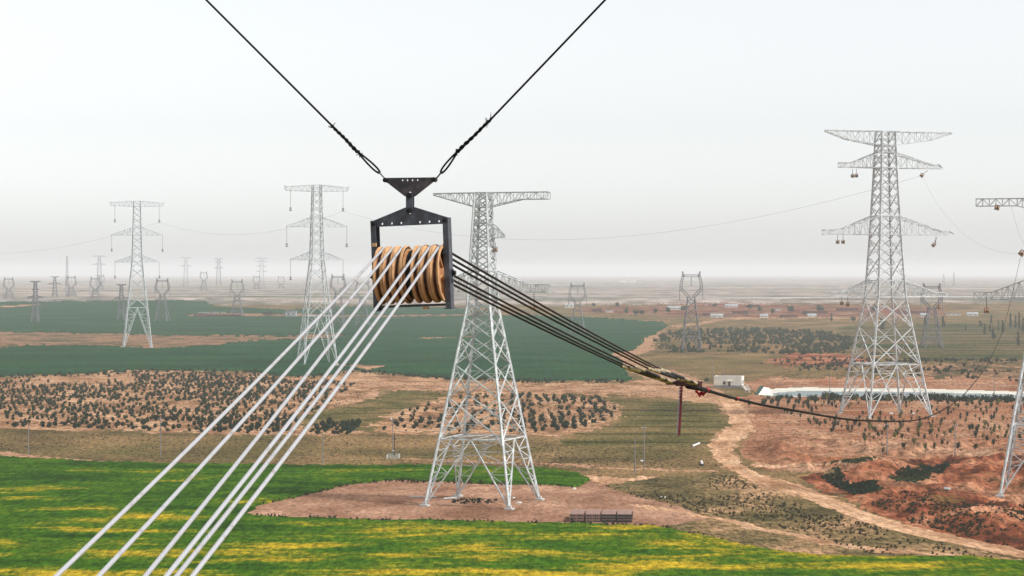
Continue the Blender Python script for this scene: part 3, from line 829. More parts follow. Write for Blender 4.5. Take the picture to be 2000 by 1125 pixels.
# --- B: tall tower right
LB = G(1729, 811); RB = R(16)
tB = tag(empty('transmission_tower', LB, RB), 'tallest lattice tower with four pairs of arms on red orchard soil before the canal', 'transmission tower', 'transmission towers')
CB = [(0, 12.4), (19, 9.4), (43.7, 5.5), (66.4, 4.2), (91, 3.1), (104.5, 2.65)]
tower_body(tB, CB, 19, c=0.72, legw=0.62, brw=0.3, redw=0.16, mat=M['galv'], ground=feet_levels(LB, RB, 12.4))
crossarm(tB, [(2.7, 99.4, 104.5, 2.65), (16, 101.5, 104.5, 1.3), (24.2, 104.2, 104.6, 0.3)], -1, M['galv'], n=9, cw=0.32, bw=0.13)
crossarm(tB, [(2.7, 99.4, 104.5, 2.65), (18, 101.5, 104.5, 1.3), (27.0, 104.2, 104.6, 0.3)], 1, M['galv'], n=9, cw=0.32, bw=0.13)
for (zb, zt, h_, Ll, Lr) in ((91.2, 96.8, 3.0, 18.6, 23.4), (66.6, 73.4, 4.1, 25.0, 28.3), (43.8, 49.6, 5.3, 22.4, 25.4)):
    crossarm(tB, [(h_, zb, zt, h_), (Ll * 0.82, zb, zb + 1.0, 1.1), (Ll * 0.86, zb, zb + 1.6, 1.0), (Ll, zb, zb + 1.6, 0.9)], -1, M['galv'], n=9, cw=0.36, bw=0.13)
    crossarm(tB, [(h_, zb, zt, h_), (Lr * 0.82, zb, zb + 1.2, 1.1), (Lr * 0.92, zb, zb + 1.5, 0.8), (Lr, zb, zb + 0.3, 0.2)], 1, M['galv'], n=9, cw=0.36, bw=0.13)
for zz in (43.7, 49.6, 66.6, 73.4, 91.2, 96.8, 99.4, 104.5):
    bb_ = MB()
    h_ = float(np.interp(zz, [c[0] for c in CB], [c[1] for c in CB]))
    for (a, b) in (((-1, -1), (1, -1)), ((1, -1), (1, 1)), ((1, 1), (-1, 1)), ((-1, 1), (-1, -1))):
        bb_.bar((a[0] * h_, a[1] * h_, zz), (b[0] * h_, b[1] * h_, zz), 0.36)
    bb_.build('belt_frame', M['galv'], tB)

# --- D, E: suspension towers on the left
def insulator(root, x, z, L, sidey=0.0):
    b = MB()
    prof = [(z, 0.1)]
    k = int(L * 2)
    for i in range(k):
        zz = z - (i + 0.3) * (L * 0.84) / k
        prof += [(zz, 0.09), (zz - 0.05, 0.19), (zz - 0.14, 0.09)]
    prof.append((z - L * 0.86, 0.09))
    b.lathe(prof, 'Z', 6, (x, 0, 0))
    s_ = b.build('insulator_string', M['insul'], root)
    c = MB(); c.box((x, 0, z - L * 0.89), (1.1, 0.5, 0.9)); c.box((x, 0, z - L * 0.95), (0.4, 0.3, 0.8)); c.box((x, 0, z - L), (1.4, 0.7, 0.7))
    c.build('suspension_clamp', M['insul'], s_)

CD = [(0, 9.7), (28, 6.8), (60, 3.5), (79, 2.9), (103, 2.25)]
def belts(t, ctrl, zs, w_):
    for zz in zs:
        bb = MB(); h_ = float(np.interp(zz, [c[0] for c in ctrl], [c[1] for c in ctrl]))
        for (a, b) in (((-1, -1), (1, -1)), ((1, -1), (1, 1)), ((1, 1), (-1, 1)), ((-1, 1), (-1, -1))):
            bb.bar((a[0] * h_, a[1] * h_, zz), (b[0] * h_, b[1] * h_, zz), w_)
        bb.build('belt_frame', M['galv'], t)
def suspension_tower(loc, rz, label, foot=True):
    t = tag(empty('transmission_tower', loc, rz), label, 'transmission tower', 'transmission towers')
    tower_body(t, CD, 28, c=0.85, legw=0.5, brw=0.26, redw=0.14, mat=M['galv'], ground=feet_levels(loc, rz, 9.7), footing=foot)
    belts(t, CD, (60.0, 64.6, 79.0, 84.6, 99.3, 103.0), 0.3)
    for s in (-1, 1):
        crossarm(t, [(2.2, 99.3, 103.0, 2.2), (17.6, 99.6, 101.8, 0.8), (18.9, 101.2, 102.4, 0.4)], s, M['galv'], n=10, cw=0.28, bw=0.13)
        crossarm(t, [(2.9, 79.0, 84.6, 2.8), (17.8, 79.0, 79.4, 0.4)], s, M['galv'], n=8, cw=0.28, bw=0.13)
        crossarm(t, [(3.5, 60.0, 64.6, 3.4), (15.6, 60.0, 60.4, 0.4)], s, M['galv'], n=8, cw=0.28, bw=0.13)
        insulator(t, s * 15.4, 99.5, 11.2); insulator(t, s * 17.6, 79.0, 11.2); insulator(t, s * 15.4, 60.0, 11.2)
    return t
belts(tC, CA, (44.1, 49.6, 64.3, 67.7), 0.26)
LD = G(619, 712); tD = suspension_tower(LD, R(19), 'lattice tower with hanging insulators in the green field left of the pulley block')
LE = G(268, 678.5); tE = suspension_tower(LE, R(14), 'leftmost of the large lattice towers, hanging insulators, at the brown strip between green fields')

# --- cup shaped towers of the older line
def truss_leg(b, p, q, w0, w1, n, cw, bw):
    p = Vector(p); q = Vector(q); d = (q - p).normalized()
    a = Vector((0, 1, 0)); c = d.cross(a).normalized()
    sec = []
    for i in range(n + 1):
        t = i / n; w_ = (w0 * (1 - t) + w1 * t) / 2; m = p.lerp(q, t)
        sec.append([m + a * w_ * s1 + c * w_ * s2 for s1, s2 in ((-1, -1), (1, -1), (1, 1), (-1, 1))])
    for i in range(n):
        for k in range(4):
            b.bar(sec[i][k], sec[i + 1][k], cw)
            b.bar(sec[i][k], sec[i + 1][(k + 1) % 4], bw)

def cup_tower(loc, rz, label, Ht=54.0, mat=None, sc=1.0):
    mat = mat or M['oldgalv']
    t = tag(empty('cup_tower', loc, rz), label, 'transmission tower', 'cup shaped towers')
    t.scale = (sc, sc, sc)
    zn = Ht - 17.0
    tower_body(t, [(0, 6.6), (zn * 0.28, 5.4), (zn, 2.2)], zn * 0.28, c=0.8, legw=0.42, brw=0.26, redw=0.16, mat=mat, footing=False, ground=[g / sc for g in feet_levels(loc, rz, 6.6)], mids=False)
    for s in (-1, 1):
        b = MB(); truss_leg(b, (s * 1.3, 0, zn - 0.6), (s * 7.0, 0, zn + 5.6), 2.0, 1.6, 5, 0.24, 0.16); b.build('fork_arm', mat, t)
        b = MB(); truss_leg(b, (s * 7.0, 0, zn + 5.2), (s * 6.6, 0, zn + 9.5), 1.6, 1.5, 3, 0.24, 0.16)
        truss_leg(b, (s * 6.6, 0, zn + 9.5), (s * 5.3, 0, zn + 14.4), 1.5, 1.3, 3, 0.24, 0.16); b.build('upright', mat, t)
        b = MB(); truss_leg(b, (s * 5.2, 0, zn + 13.6), (s * 5.9, 0, zn + 17.0), 1.4, 0.5, 3, 0.24, 0.18); b.build('horn', mat, t)
        b = MB(); b.lathe([(zn + 5.0, 0.12), (zn + 4.9, 0.2), (zn - 1.0, 0.2), (zn - 1.1, 0.45), (zn - 1.7, 0.45), (zn - 1.8, 0.1)], 'Z', 6, (s * 7.7, 0, 0)); b.build('insulator_string', M['insul'], t)
    b = MB(); truss_leg(b, (-5.4, 0, zn + 14.0), (5.4, 0, zn + 14.0), 1.5, 1.5, 9, 0.26, 0.16); b.build('top_beam', mat, t)
    b = MB(); b.lathe([(zn + 13.4, 0.12), (zn + 13.3, 0.2), (zn + 8.0, 0.2), (zn + 7.9, 0.4), (zn + 7.4, 0.4), (zn + 7.3, 0.1)], 'Z', 6); b.build('insulator_string', M['insul'], t)
    return t

def at_depth(px, d):
    x = (px - 1000) / F * d
    return Vector((x, d, float(H(x, d))))

for (px, d, top, lab) in (
    (1350, 1335, 530, 'nearest cup shaped lattice tower, standing beside the dark shrub plantation'),
    (1128, 1735, 552, 'cup shaped tower at the far end of the green field right of the nearest tower'),
    (1820, 1400, 553, 'cup shaped tower seen behind the right arms of the tallest tower'),
    (317, 2040, 543, 'cup shaped tower just right of the leftmost large lattice tower'),
    (463, 2180, 545, 'cup shaped tower between the two large left lattice towers, beside the brick row'),
    (186, 2700, 540, 'cup shaped tower in haze, third from the left edge'),
    (139, 2850, 538, 'cup shaped tower in haze, second from the left edge'),
    (17, 2750, 541, 'cup shaped tower in haze at the left edge'),
    (660, 1900, 535, 'cup shaped tower right behind the second large left lattice tower'),
    (708, 1960, 548, 'cup shaped tower half hidden by the white cables left of the pulley block'),
    (398, 3900, 530, 'faint cup shaped tower near the hazy horizon left of centre'),
    (501, 4100, 538, 'fainter cup shaped tower near the horizon beside the many armed tower'),
    (549, 4300, 539, 'faintest cup shaped tower near the horizon left of the second large tower'),
    (197, 4000, 536, 'faint cup shaped tower behind the third one from the left edge')):
    L_ = at_depth(px, d)
    Ht = max(CAMZ - (top - HOR) / F * d - L_.z, 26.0)
    cup_tower(L_, R(random.uniform(-6, 8)), lab, Ht)

def small_tower(loc, rz, label, Ht, arms, top_w, mat=None, base=3.6):
    mat = mat or M['oldgalv']
    t = tag(empty('small_tower', loc, rz), label, 'transmission tower', 'distant small towers')
    tower_body(t, [(0, base), (Ht * 0.2, base * 0.8), (Ht, top_w)], Ht * 0.2, c=0.9 if arms else 2.4, legw=0.4 if arms else 0.22, brw=0.26 if arms else 0.12, redw=0.18 if arms else 0.1, mat=mat, footing=False, ground=feet_levels(loc, rz, base), mids=False)
    for (z, L_, up) in arms:
        for s in (-1, 1):
            crossarm(t, [(top_w, z, z + up, top_w), (L_, z + (up * 0.7 if up < 1.5 else 0), z + (up if up < 1.5 else 0.4), 0.3)], s, mat, n=5, cw=0.3, bw=0.2)
    return t

for (px, d, top, arms, lab) in (
    (69, 2020, 549, ((1.0, 5.3, 1.2), (0.78, 3.6, 1.0), (0.60, 8.5, 2.6)), 'small dark tower with drooping arms at the left end of the green field'),
    (237, 2080, 555, ((1.0, 5.3, 1.2), (0.60, 8.0, 2.6)), 'small dark tower directly left of the leftmost large lattice tower'),
    (107, 2900, 540, ((1.0, 6.0, 1.2), (0.62, 10.0, 2.6)), 'hazy small tower with two arm levels among the cup towers at the left'),
    (363, 5000, 503, ((1.0, 15.0, 3.0), (0.7, 15.0, 4.0)), 'faint tall T topped tower on the horizon right of the leftmost large tower'),
    (194, 4900, 500, ((1.0, 17.0, 3.0), (0.72, 17.0, 4.0)), 'faint tall T topped tower on the horizon behind the left cup towers'),
    (427, 5200, 505, ((1.0, 12.0, 3.0), (0.86, 9.0, 3.0), (0.65, 12.0, 4.0)), 'faint tall tower on the horizon between the two large left towers'),
    (511, 4600, 504, ((1.0, 15.0, 2.5), (0.88, 12.0, 3.0), (0.72, 12.0, 3.0), (0.55, 13.0, 3.0)), 'faint tall tower with many arms left of the second large tower'),
    (131, 3600, 500, (), 'faint slim lattice mast on the left horizon'),
    (1843, 4800, 536, (), 'faint thin mast on the right horizon, left one of the pair'),
    (1863, 4800, 532, (), 'faint thin mast on the right horizon, right one of the pair')):
    L_ = at_depth(px, d)
    Ht = max(CAMZ - (top - HOR) / F * d - L_.z, 24.0)
    big = d > 4300 and arms
    small_tower(L_, R(random.uniform(-5, 8)), lab, Ht, [(Ht * a - (b_ * 0 + 1.3 if a == 1.0 else 0), l, u) for (a, l, u) in arms for b_ in (0,)], 2.6 if big else (1.1 if arms else 0.8), base=7.0 if big else (3.6 if arms else 3.0))

# ------------------------------------------------------------------ the stringing block close to the camera
BD = 25.0
BYAW = -13.0
PX = BD / F                                   # metres per photo pixel at the block
def ring(cx, cz, r, n=14):
    return [(cx + r * math.cos(2 * math.pi * k / n), cz + r * math.sin(2 * math.pi * k / n)) for k in range(n)]

BC = P(806, 536, BD)
blk = empty('stringing_block', BC)
blk.rotation_euler = (0, R(-2.2), R(BYAW))
tag(blk, 'large hanging cable pulley block with seven tan sheaves in a dark steel frame', 'pulley block')
b = MB()
b.plate([(-0.5, 0.617), (0.5, 0.617), (0.5, 0.69), (0.055, 0.845), (-0.055, 0.845), (-0.5, 0.69)],
        [ring(x, 0.652, 0.0155) for x in (-0.37, -0.245, -0.122, 0.122, 0.245, 0.37)] + [ring(0.0, 0.79, 0.03)], -0.018, 0.018)
b.build('head_plate', M['frame'], blk, recalc=True)
for s in (-1, 1):
    b = MB()
    # channel leg: web outside, flanges front and back
    xo = s * 0.502; xi = s * 0.436
    b.box(((xo + s * 0.494) / 2, 0, 0.13), (0.010, 0.17, 1.13))
    for yy in (-0.081, 0.081):
        b.box(((xi + s * 0.493) / 2, yy, 0.13), (0.058, 0.012, 1.126))
    b.box((s * 0.472, 0, -0.441), (0.10, 0.20, 0.014))
    leg = b.build('side_leg', M['frame'], blk)
    for zz in (0.655,):
        q = MB(); q.lathe([(-0.115, 0.0), (-0.115, 0.024), (-0.087, 0.026), (0.087, 0.026), (0.11, 0.022), (0.11, 0.0)], 'Y', 10, (s * 0.464, 0, zz)); q.build('bolt', M['bolt'], leg)
    q = MB(); q.lathe([(s * 0.44, 0.0), (s * 0.44, 0.05), (s * 0.53, 0.05), (s * 0.53, 0.03), (s * 0.56, 0.028), (s * 0.56, 0.0)], 'X', 10, (0, 0, 0)); q.build('axle_nut', M['bolt'], leg)
    q = MB(); q.box((s * 0.455, -0.10, 0.26 if s > 0 else 0.39), (0.05, 0.03, 0.045)); q.build('clip', M['nylon_edge'] if s < 0 else M['frame'], leg)
    if s > 0:
        q = MB(); q.box((0.512, -0.03, -0.02), (0.012, 0.05, 0.12)); q.box((0.512, 0.02, -0.10), (0.012, 0.04, 0.06)); q.build('latch', M['frame'], leg)
b = MB(); b.box((0, 0, -0.392), (0.86, 0.09, 0.03)); bar_ = b.build('bottom_bar', M['frame'], blk)
b = MB(); b.box((0.16, -0.02, -0.425), (0.07, 0.05, 0.032)); b.build('bracket', M['nylon_edge'], bar_)
b = MB(); b.lathe([(-0.44, 0.04), (0.44, 0.04)], 'X', 12); b.build('axle', M['bolt'], blk)

def sheave_mesh(black, ribs):
    b = MB(); n = 56
    wd = 0.0602
    gr = 0.314 if not black else 0.300
    if black: half = [(0.80, gr), (0.84, 0.348), (0.88, 0.360)]
    else: half = [(0.14, gr + 0.004), (0.30, 0.332), (0.46, 0.352), (0.66, 0.363)]
    side = [(0.86 if not black else 0.92, 0.366), (0.97, 0.361), (1.0, 0.345), (0.99, 0.326), (0.30, 0.318), (0.30, 0.10)]
    rgt = half + side
    prof = [(-wd * a, r_) for a, r_ in reversed(rgt)] + [(0, gr)] + [(wd * a, r_) for a, r_ in rgt]
    if black:
        prof[-9:] = [(wd * a, r_) for a, r_ in ((0.80, gr), (0.84, 0.312), (0.88, 0.316), (0.94, 0.318), (0.97, 0.318), (1.0, 0.316), (0.99, 0.314), (0.30, 0.310), (0.30, 0.10))]
        m1 = [3, 3, 1, 1, 1, 1, 1, 0, 0]
    else: m1 = [2, 2, 0, 1, 1, 1, 1, 1, 0, 0]
    mis = m1[::-1] + (m1 if not black else [3] * 9)
    b.lathe(prof, 'X', n, mis=mis)
    for sx in ((1, -1) if ribs else ()):
        for k in range(6):
            a = math.pi * (k / 3 + 0.08)
            cy, cz = math.cos(a), math.sin(a)
            p0 = Vector((sx * wd * 0.55, 0.10 * cy, 0.10 * cz)); p1 = Vector((sx * wd * 0.55, 0.32 * cy, 0.32 * cz))
            b.bar(p0, p1, 0.028, 0.028)
        b.lathe([(sx * wd * 0.3, 0.12), (sx * wd * 1.0, 0.11), (sx * wd * 1.0, 0.045)], 'X', 20)
    return b.mesh('sheave', True)
SM = {k: sheave_mesh(*k) for k in ((False, False), (True, False), (False, True))}
for m_ in SM.values():
    for k in ('nylon', 'nylon_edge', 'groove', 'rubber'): m_.materials.append(M[k])
    m_.set_sharp_from_angle(angle=R(35))
SHX = [-0.362 + 0.1215 * k for k in range(7)]
for k in range(7):
    o = link('sheave', SM[(k == 3, k in (0, 6))], blk)
    o.location = (SHX[k] + 0.004, 0, 0)
    o.rotation_euler = (k * 0.7, 0, 0)
    if k == 3: o['label'] = 'sheave with a black rubber lined groove'

# yoke plate and link
YC = P(801, 366, BD)
yk = empty('yoke_plate', YC)
yk.rotation_euler = (0, 0, R(BYAW))
tag(yk, 'dark triangular steel yoke plate hanging above the pulley block', 'yoke plate')
s_ = PX
b = MB()
b.plate([(-52 * s_, 19 * s_), (-52 * s_, 14 * s_), (-11 * s_, -17 * s_), (0, -21 * s_), (11 * s_, -17 * s_), (52 * s_, 14 * s_), (52 * s_, 19 * s_)],
        [ring((x - 801) * s_, 14 * s_, 0.0125, 10) for x in (786, 796, 806, 816.5)] + [ring(0, -12 * s_, 0.024, 10)], -0.016, 0.016)
b.build('plate', M['yoke'], yk, recalc=True)
for s in (-1, 1):
    q = MB(); q.lathe([(-0.05, 0.0), (-0.05, 0.03), (0.05, 0.03), (0.05, 0.0)], 'Y', 12, (s * 49 * s_, 0, 14.5 * s_)); q.build('pin', M['bolt'], yk)
lk = empty('connecting_link', P(801, 396, BD)); lk.rotation_euler = (0, 0, R(BYAW))
tag(lk, 'short vertical steel link joining yoke plate and pulley block', 'link')
for yy in (-0.034, 0.034):
    b = MB()
    out = []
    for k in range(9):
        a = math.pi * k / 8; out.append((0.042 * math.cos(a), 0.085 + 0.042 * math.sin(a)))
    for k in range(9):
        a = math.pi + math.pi * k / 8; out.append((0.042 * math.cos(a), -0.085 + 0.042 * math.sin(a)))
    b.plate(out, [], yy - 0.012, yy + 0.012); b.build('strap', M['frame'], lk, recalc=True)
for zz in (0.09, -0.10):
    b = MB(); b.lathe([(-0.075, 0.0), (-0.075, 0.03), (-0.05, 0.033), (0.05, 0.033), (0.075, 0.03), (0.075, 0.0)], 'Y', 10, (0, 0, zz)); b.build('bolt', M['bolt'], lk)

# the two suspension ropes of the V
def in_plane(px, py):
    """point in the plane of the yoke (turned 10 degrees like the block)"""
    x = (px - 1000) / F * BD
    dx = x - YC.x
    return P(px, py, BD - dx * math.tan(R(-BYAW)))
def vrope(pts, lab, fr_top, fr_low):
    hole, shk, loop_end, splice_end, top = pts
    root = empty('suspension_rope', in_plane(*hole)); off = root.location
    tag(root, lab, 'rope', 'suspension ropes')
    V_ = lambda px, py: in_plane(px, py) - off
    d = (V_(*top) - V_(*splice_end)).normalized()
    b = MB(); b.tube([V_(*splice_end), V_(*top), V_(*top) + d * 6], 0.0135, 8, uv=True); b.build('rope', M['rope'], root)
    # splice: two twisted strands, uneven
    b = MB(); A, B = V_(*loop_end), V_(*splice_end)
    ax = (B - A).normalized(); n1 = ax.cross(Vector((0, 1, 0))).normalized(); n2 = ax.cross(n1)
    for ph in (0, math.pi):
        pts_ = []; rr = []
        for k in range(41):
            t = k / 40; a = ph + t * 22
            amp = 0.013 * (1 - 0.6 * t)
            pts_.append(A.lerp(B, t) + n1 * (math.cos(a) * amp) + n2 * (math.sin(a) * amp)); rr.append(0.015 * (1 + 0.22 * math.sin(t * 31 + ph)))
        b.tube(pts_, rr, 7)
    b.build('splice', M['rope'], root, smooth=True)
    # eye loop
    b = MB(); S_ = V_(*shk); pts_ = []
    ln = (S_ - A)
    for k in range(25):
        a = 2 * math.pi * k / 24
        t = 0.5 - 0.5 * math.cos(a)
        pts_.append(A + ln * t + n1 * (0.030 * math.sin(a) * (0.35 + 0.75 * t)))
    b.tube(pts_, 0.0125, 7); b.build('eye_loop', M['rope'], root, smooth=True)
    # shackle
    b = MB(); E = V_(*hole)
    for q in (-0.022, 0.022):
        b.tube([E + Vector((0, q, 0)), S_ + Vector((0, q * 0.9, 0)) + (S_ - E) * 0.1], 0.009, 7)
    b.tube([S_ + Vector((0, -0.022, 0)) + (S_ - E) * 0.1, S_ + (S_ - E) * 0.22, S_ + Vector((0, 0.022, 0)) + (S_ - E) * 0.1], 0.010, 7)
    b.build('shackle', M['yoke'], root)
    # frayed ends
    rnd = random.Random(lab)
    b = MB()
    for (c, cnt, ln_) in ((B, fr_top, 0.05), (A, fr_low, 0.035)):
        for k in range(cnt):
            v = Vector((rnd.uniform(-1, 1), rnd.uniform(-0.6, 0.6), rnd.uniform(-1, 1))).normalized()
            st = c - ax * rnd.uniform(-0.01, 0.06) + v * 0.008
            m_ = st + v * ln_ * 0.6 + ax * 0.02
            b.tube([st, m_, m_ + v * ln_ * 0.5 + Vector((0, 0, rnd.uniform(-0.02, 0.03)))], [0.006, 0.005, 0.003], 5)
        b.build('frayed_end', M['rope'], root); b = MB()
vrope([(753, 350), (742, 338), (699, 297), (648, 245), (403, 0)], 'black wire rope running up to the left from the yoke plate', 3, 9)
vrope([(851, 350), (861, 338), (893, 297), (956, 236), (1182, 0)], 'black wire rope running up to the right from the yoke plate', 11, 10)

# conductors: white halves towards the camera, far halves to the running board with shade painted in
Mb = Matrix.Translation(BC) @ Matrix.Rotation(R(BYAW), 4, 'Z') @ Matrix.Rotation(R(-2.2), 4, 'Y')
CR = 0.0165
ends_left = {0: (110, 12.6), 1: (193, 12.6), 2: (284, 12.6), 4: (325, 12.4), 5: (345, 12.6), 6: (376, 12.5)}
ends_right = {0: (1216, 716), 1: (1230, 718), 2: (1241, 717), 4: (1267, 720), 5: (1278, 720), 6: (1292, 722)}
words = {0: 'leftmost', 1: 'second from the left', 2: 'third from the left', 4: 'fourth from the left', 5: 'fifth from the left', 6: 'rightmost'}
wordsr = {6: 'uppermost', 5: 'second from the top', 4: 'third from the top', 2: 'third from the bottom', 1: 'second from the bottom', 0: 'lowest'}
RBD = 43.4
BAR_A = P(1306, 747.5, RBD + 0.35); BAR_B = P(1366, 751, RBD - 0.05)   # running board ends
for k in ends_left:
    gr = 0.317 + CR
    top = Mb @ Vector((SHX[k], 0.0, gr))
    # arc on the sheave
    def arc(deg):
        a = R(deg); return Mb @ Vector((SHX[k], math.sin(a) * gr, math.cos(a) * gr))
    ex, ed = ends_left[k]
    E = P(ex, 1125, ed)
    lo = arc(-11)
    pts = [arc(a) for a in (0, -4, -8, -11)]
    dirn = (E - lo)
    for i in range(1, 15):
        t = i / 10
        pts.append(lo + dirn * t - Vector((0, 0, 0.05 * 4 * t * (1 - t))))
    b = MB(); b.tube(pts, CR, 12, uv=True)
    o = b.build('conductor_cable', M['alu'], None, smooth=True)
    tag(o, 'white aluminium cable, %s of six sloping from the pulley block' % words[k], 'cable', 'white cables')
    # far side
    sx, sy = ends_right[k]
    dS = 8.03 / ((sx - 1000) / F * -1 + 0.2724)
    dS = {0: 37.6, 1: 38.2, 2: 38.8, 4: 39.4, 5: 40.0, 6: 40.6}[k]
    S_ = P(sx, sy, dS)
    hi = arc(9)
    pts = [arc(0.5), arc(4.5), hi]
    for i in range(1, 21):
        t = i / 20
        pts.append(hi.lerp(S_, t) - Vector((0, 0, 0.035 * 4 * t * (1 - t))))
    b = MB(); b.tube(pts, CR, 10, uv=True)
    o = b.build('shaded_cable', M['alu_shaded'], None, smooth=True)
    tag(o, 'shade-coloured aluminium cable, %s of six between pulley block and running board' % wordsr[k], 'cable', 'shade-coloured cables')
    # connector string: sleeve, coil, swivels, to the running board
    tgt = BAR_A.lerp(BAR_B, (0.02, 0.09, 0.17, None, 0.84, 0.92, 0.99)[k])
    cs = empty('cable_connector', S_); tag(cs, 'cream sleeve and coil on the %s shade-coloured cable at the running board' % wordsr[k], 'connector', 'cable connectors')
    T = tgt - S_
    L_ = T.length; ax = T.normalized()
    def seg(a, b_, r0, name, mat, ribs=0):
        m_ = MB(); pts_ = []; rr = []
        n_ = 14 if not ribs else ribs * 2
        for i in range(n_ + 1):
            t = i / n_
            pts_.append(ax * (L_ * (a + (b_ - a) * t)))
            rr.append(r0 * (1.0 if not ribs else (1.12 if i % 2 else 0.82)) * (0.72 if (not ribs and i in (0, n_)) else 1.0) * (0.85 if (not ribs and i in (6, 7)) else 1.0))
        m_.tube(pts_, rr, 9); return m_.build(name, mat, cs, smooth=True)
    seg(-0.02, 0.22, 0.036, 'sleeve', M['cream'])
    seg(0.22, 0.58, 0.033, 'coil', M['coil'], ribs=13)
    seg(0.58, 0.72, 0.037, 'end_sleeve', M['cream'])
    seg(0.72, 0.81, 0.028, 'swivel', M['coil'])
    seg(0.81, 0.93, 0.037, 'swivel', M['cream'])
    seg(0.93, 1.0, 0.034, 'shackle', M['bolt'])

# running board with its tail
rb = empty('running_board', BAR_A.lerp(BAR_B, 0.5)); o0 = rb.location
tag(rb, 'maroon steel running board where the six cables meet the pulling rope', 'running board')
b = MB(); b.bar(BAR_A - o0, BAR_B - o0, 0.10, 0.075); b.build('beam', M['maroon'], rb)
for t in (0.0, 1.0):
    q = BAR_A.lerp(BAR_B, t) - o0
    b = MB(); b.box(q, (0.10, 0.20, 0.085)); b.box(q + Vector((0, 0, 0.055)), (0.13, 0.10, 0.025)); b.build('end_plate', M['maroon'], rb)
for t in (0.3, 0.45, 0.6):
    q = BAR_A.lerp(BAR_B, t) - o0
    b = MB(); b.lathe([(-0.06, 0), (-0.06, 0.05), (0.06, 0.05), (0.06, 0)], 'Z', 8, q); b.build('pivot', M['bolt'], rb)
# hanging chain-plate tail
T0 = P(1330, 755, RBD); T1 = P(1325, 851, RBD)
tl = empty('hanging_tail', T0); tag(tl, 'long red plate chain hanging straight down under the running board', 'chain')
n_ = 16
for i in range(n_):
    p = (T1 - T0) * (i / n_); q = (T1 - T0) * ((i + 0.94) / n_)
    b = MB()
    wob = 0.004 * math.sin(i * 1.9)
    b.bar(p + Vector((0.016 + wob, 0, 0)), q + Vector((0.016 - wob, 0, 0)), 0.062, 0.05); lk_ = b.build('link', M['redpaint'], tl)
    b = MB(); b.bar(p + Vector((-0.025 + wob, -0.012, -0.006)), q + Vector((-0.025 - wob, -0.012, 0.006)), 0.015, 0.03); b.build('link_edge', M['chainsteel'], lk_)

# pulling rope: from the running board over the plain up to the block on the right tower
RB_ = P(1344, 753, RBD + 0.1)
ctrl = [(RBD + 0.1, None), (47.5, (1381, 762.5)), (55, (1441, 779.5)), (65, (1530, 798)), (87, (1700, 822)), (130, (1820, 812)), (190, (1893, 760)), (261, (1940, 690)), (350, (1968, 612)), (455, (1993, 503))]
cp = [RB_] + [P(px, py, d) for d, (px, py) in ctrl[1:]]
def catmull(pts, n=8):
    out = []
    q = [pts[0] * 2 - pts[1]] + pts + [pts[-1] * 2 - pts[-2]]
    for i in range(1, len(q) - 2):
        for k in range(n):
            t = k / n; p0, p1, p2, p3 = q[i - 1], q[i], q[i + 1], q[i + 2]
            out.append(0.5 * ((2 * p1) + (p2 - p0) * t + (2 * p0 - 5 * p1 + 4 * p2 - p3) * t * t + (3 * p1 - p0 - 3 * p2 + p3) * t ** 3))
    out.append(pts[-1]); return out
def arc_pts():
    # smooth curve in plan and height: depth is the parameter
    ds = np.array([p.y for p in cp]); xs = np.array([p.x for p in cp]); zs = np.array([p.z for p in cp])
    px_ = np.polyfit(ds, xs, 2); pz_ = np.polyfit(ds, zs, 3)
    return px_, pz_
rp = catmull(cp, 8)
b = MB(); b.tube(rp, 0.04, 7, uv=True)
tag(b.build('pulling_rope', M['rope'], None, smooth=True), 'long black pulling rope sagging from the running board across the orchard to the right tower', 'rope')
b = MB(); q0 = cp[0]; q1 = cp[1]
b.tube([q0, q0.lerp(q1, 0.5), q1.lerp(cp[2], 0.1)], [0.075, 0.06, 0.045], 8)
tag(b.build('rope_sleeve', M['rope'], None, smooth=True), 'thick black sleeve on the pulling rope beside the running board', 'sleeve')
# red cloth markers
def cloth(c, w_, h_, lab, seed):
    rnd = random.Random(seed)
    bm = bmesh.new(); n1, n2 = 14, 6; g = []
    for i in range(n1 + 1):
        row = []
        for j in range(n2 + 1):
            u, v = i / n1, j / n2
            x = -w_ * u
            z = -h_ * (0.35 + 0.65 * math.sin(math.pi * (0.15 + 0.8 * (1 - u)))) * (0.4 + v) * 0.8 + 0.02 * math.sin(u * 17)
            if u > 0.75: z += (u - 0.75) * 0.25
            y = 0.03 * math.sin(u * 11 + v * 4) + 0.02 * math.sin(v * 9)
            row.append(bm.verts.new((x, y, z)))
        g.append(row)
    for i in range(n1):
        for j in range(n2): bm.faces.new((g[i][j], g[i + 1][j], g[i + 1][j + 1], g[i][j + 1]))
    bmesh.ops.solidify(bm, geom=bm.faces[:], thickness=0.006)
    me = bpy.data.meshes.new('marker_cloth'); bm.to_mesh(me); bm.free()
    for p in me.polygons: p.use_smooth = True
    k = MB(); k.lathe([(-0.05, 0.0), (-0.045, 0.05), (0.0, 0.06), (0.045, 0.05), (0.05, 0.0)], 'X', 9)
    root = empty('marker_cloth', c); tag(root, lab, 'cloth', 'red rope markers')
    link('cloth', me, root, [M['redcloth']]); k.build('knot', M['redcloth'], root, smooth=True)
cloth(P(1381, 762, 47.4), 0.28, 0.13, 'red cloth fluttering on the pulling rope next to the running board', 1)
cloth(P(1439, 779, 54.8), 0.05, 0.06, 'small red rag tied on the pulling rope right of the fluttering cloth', 2)

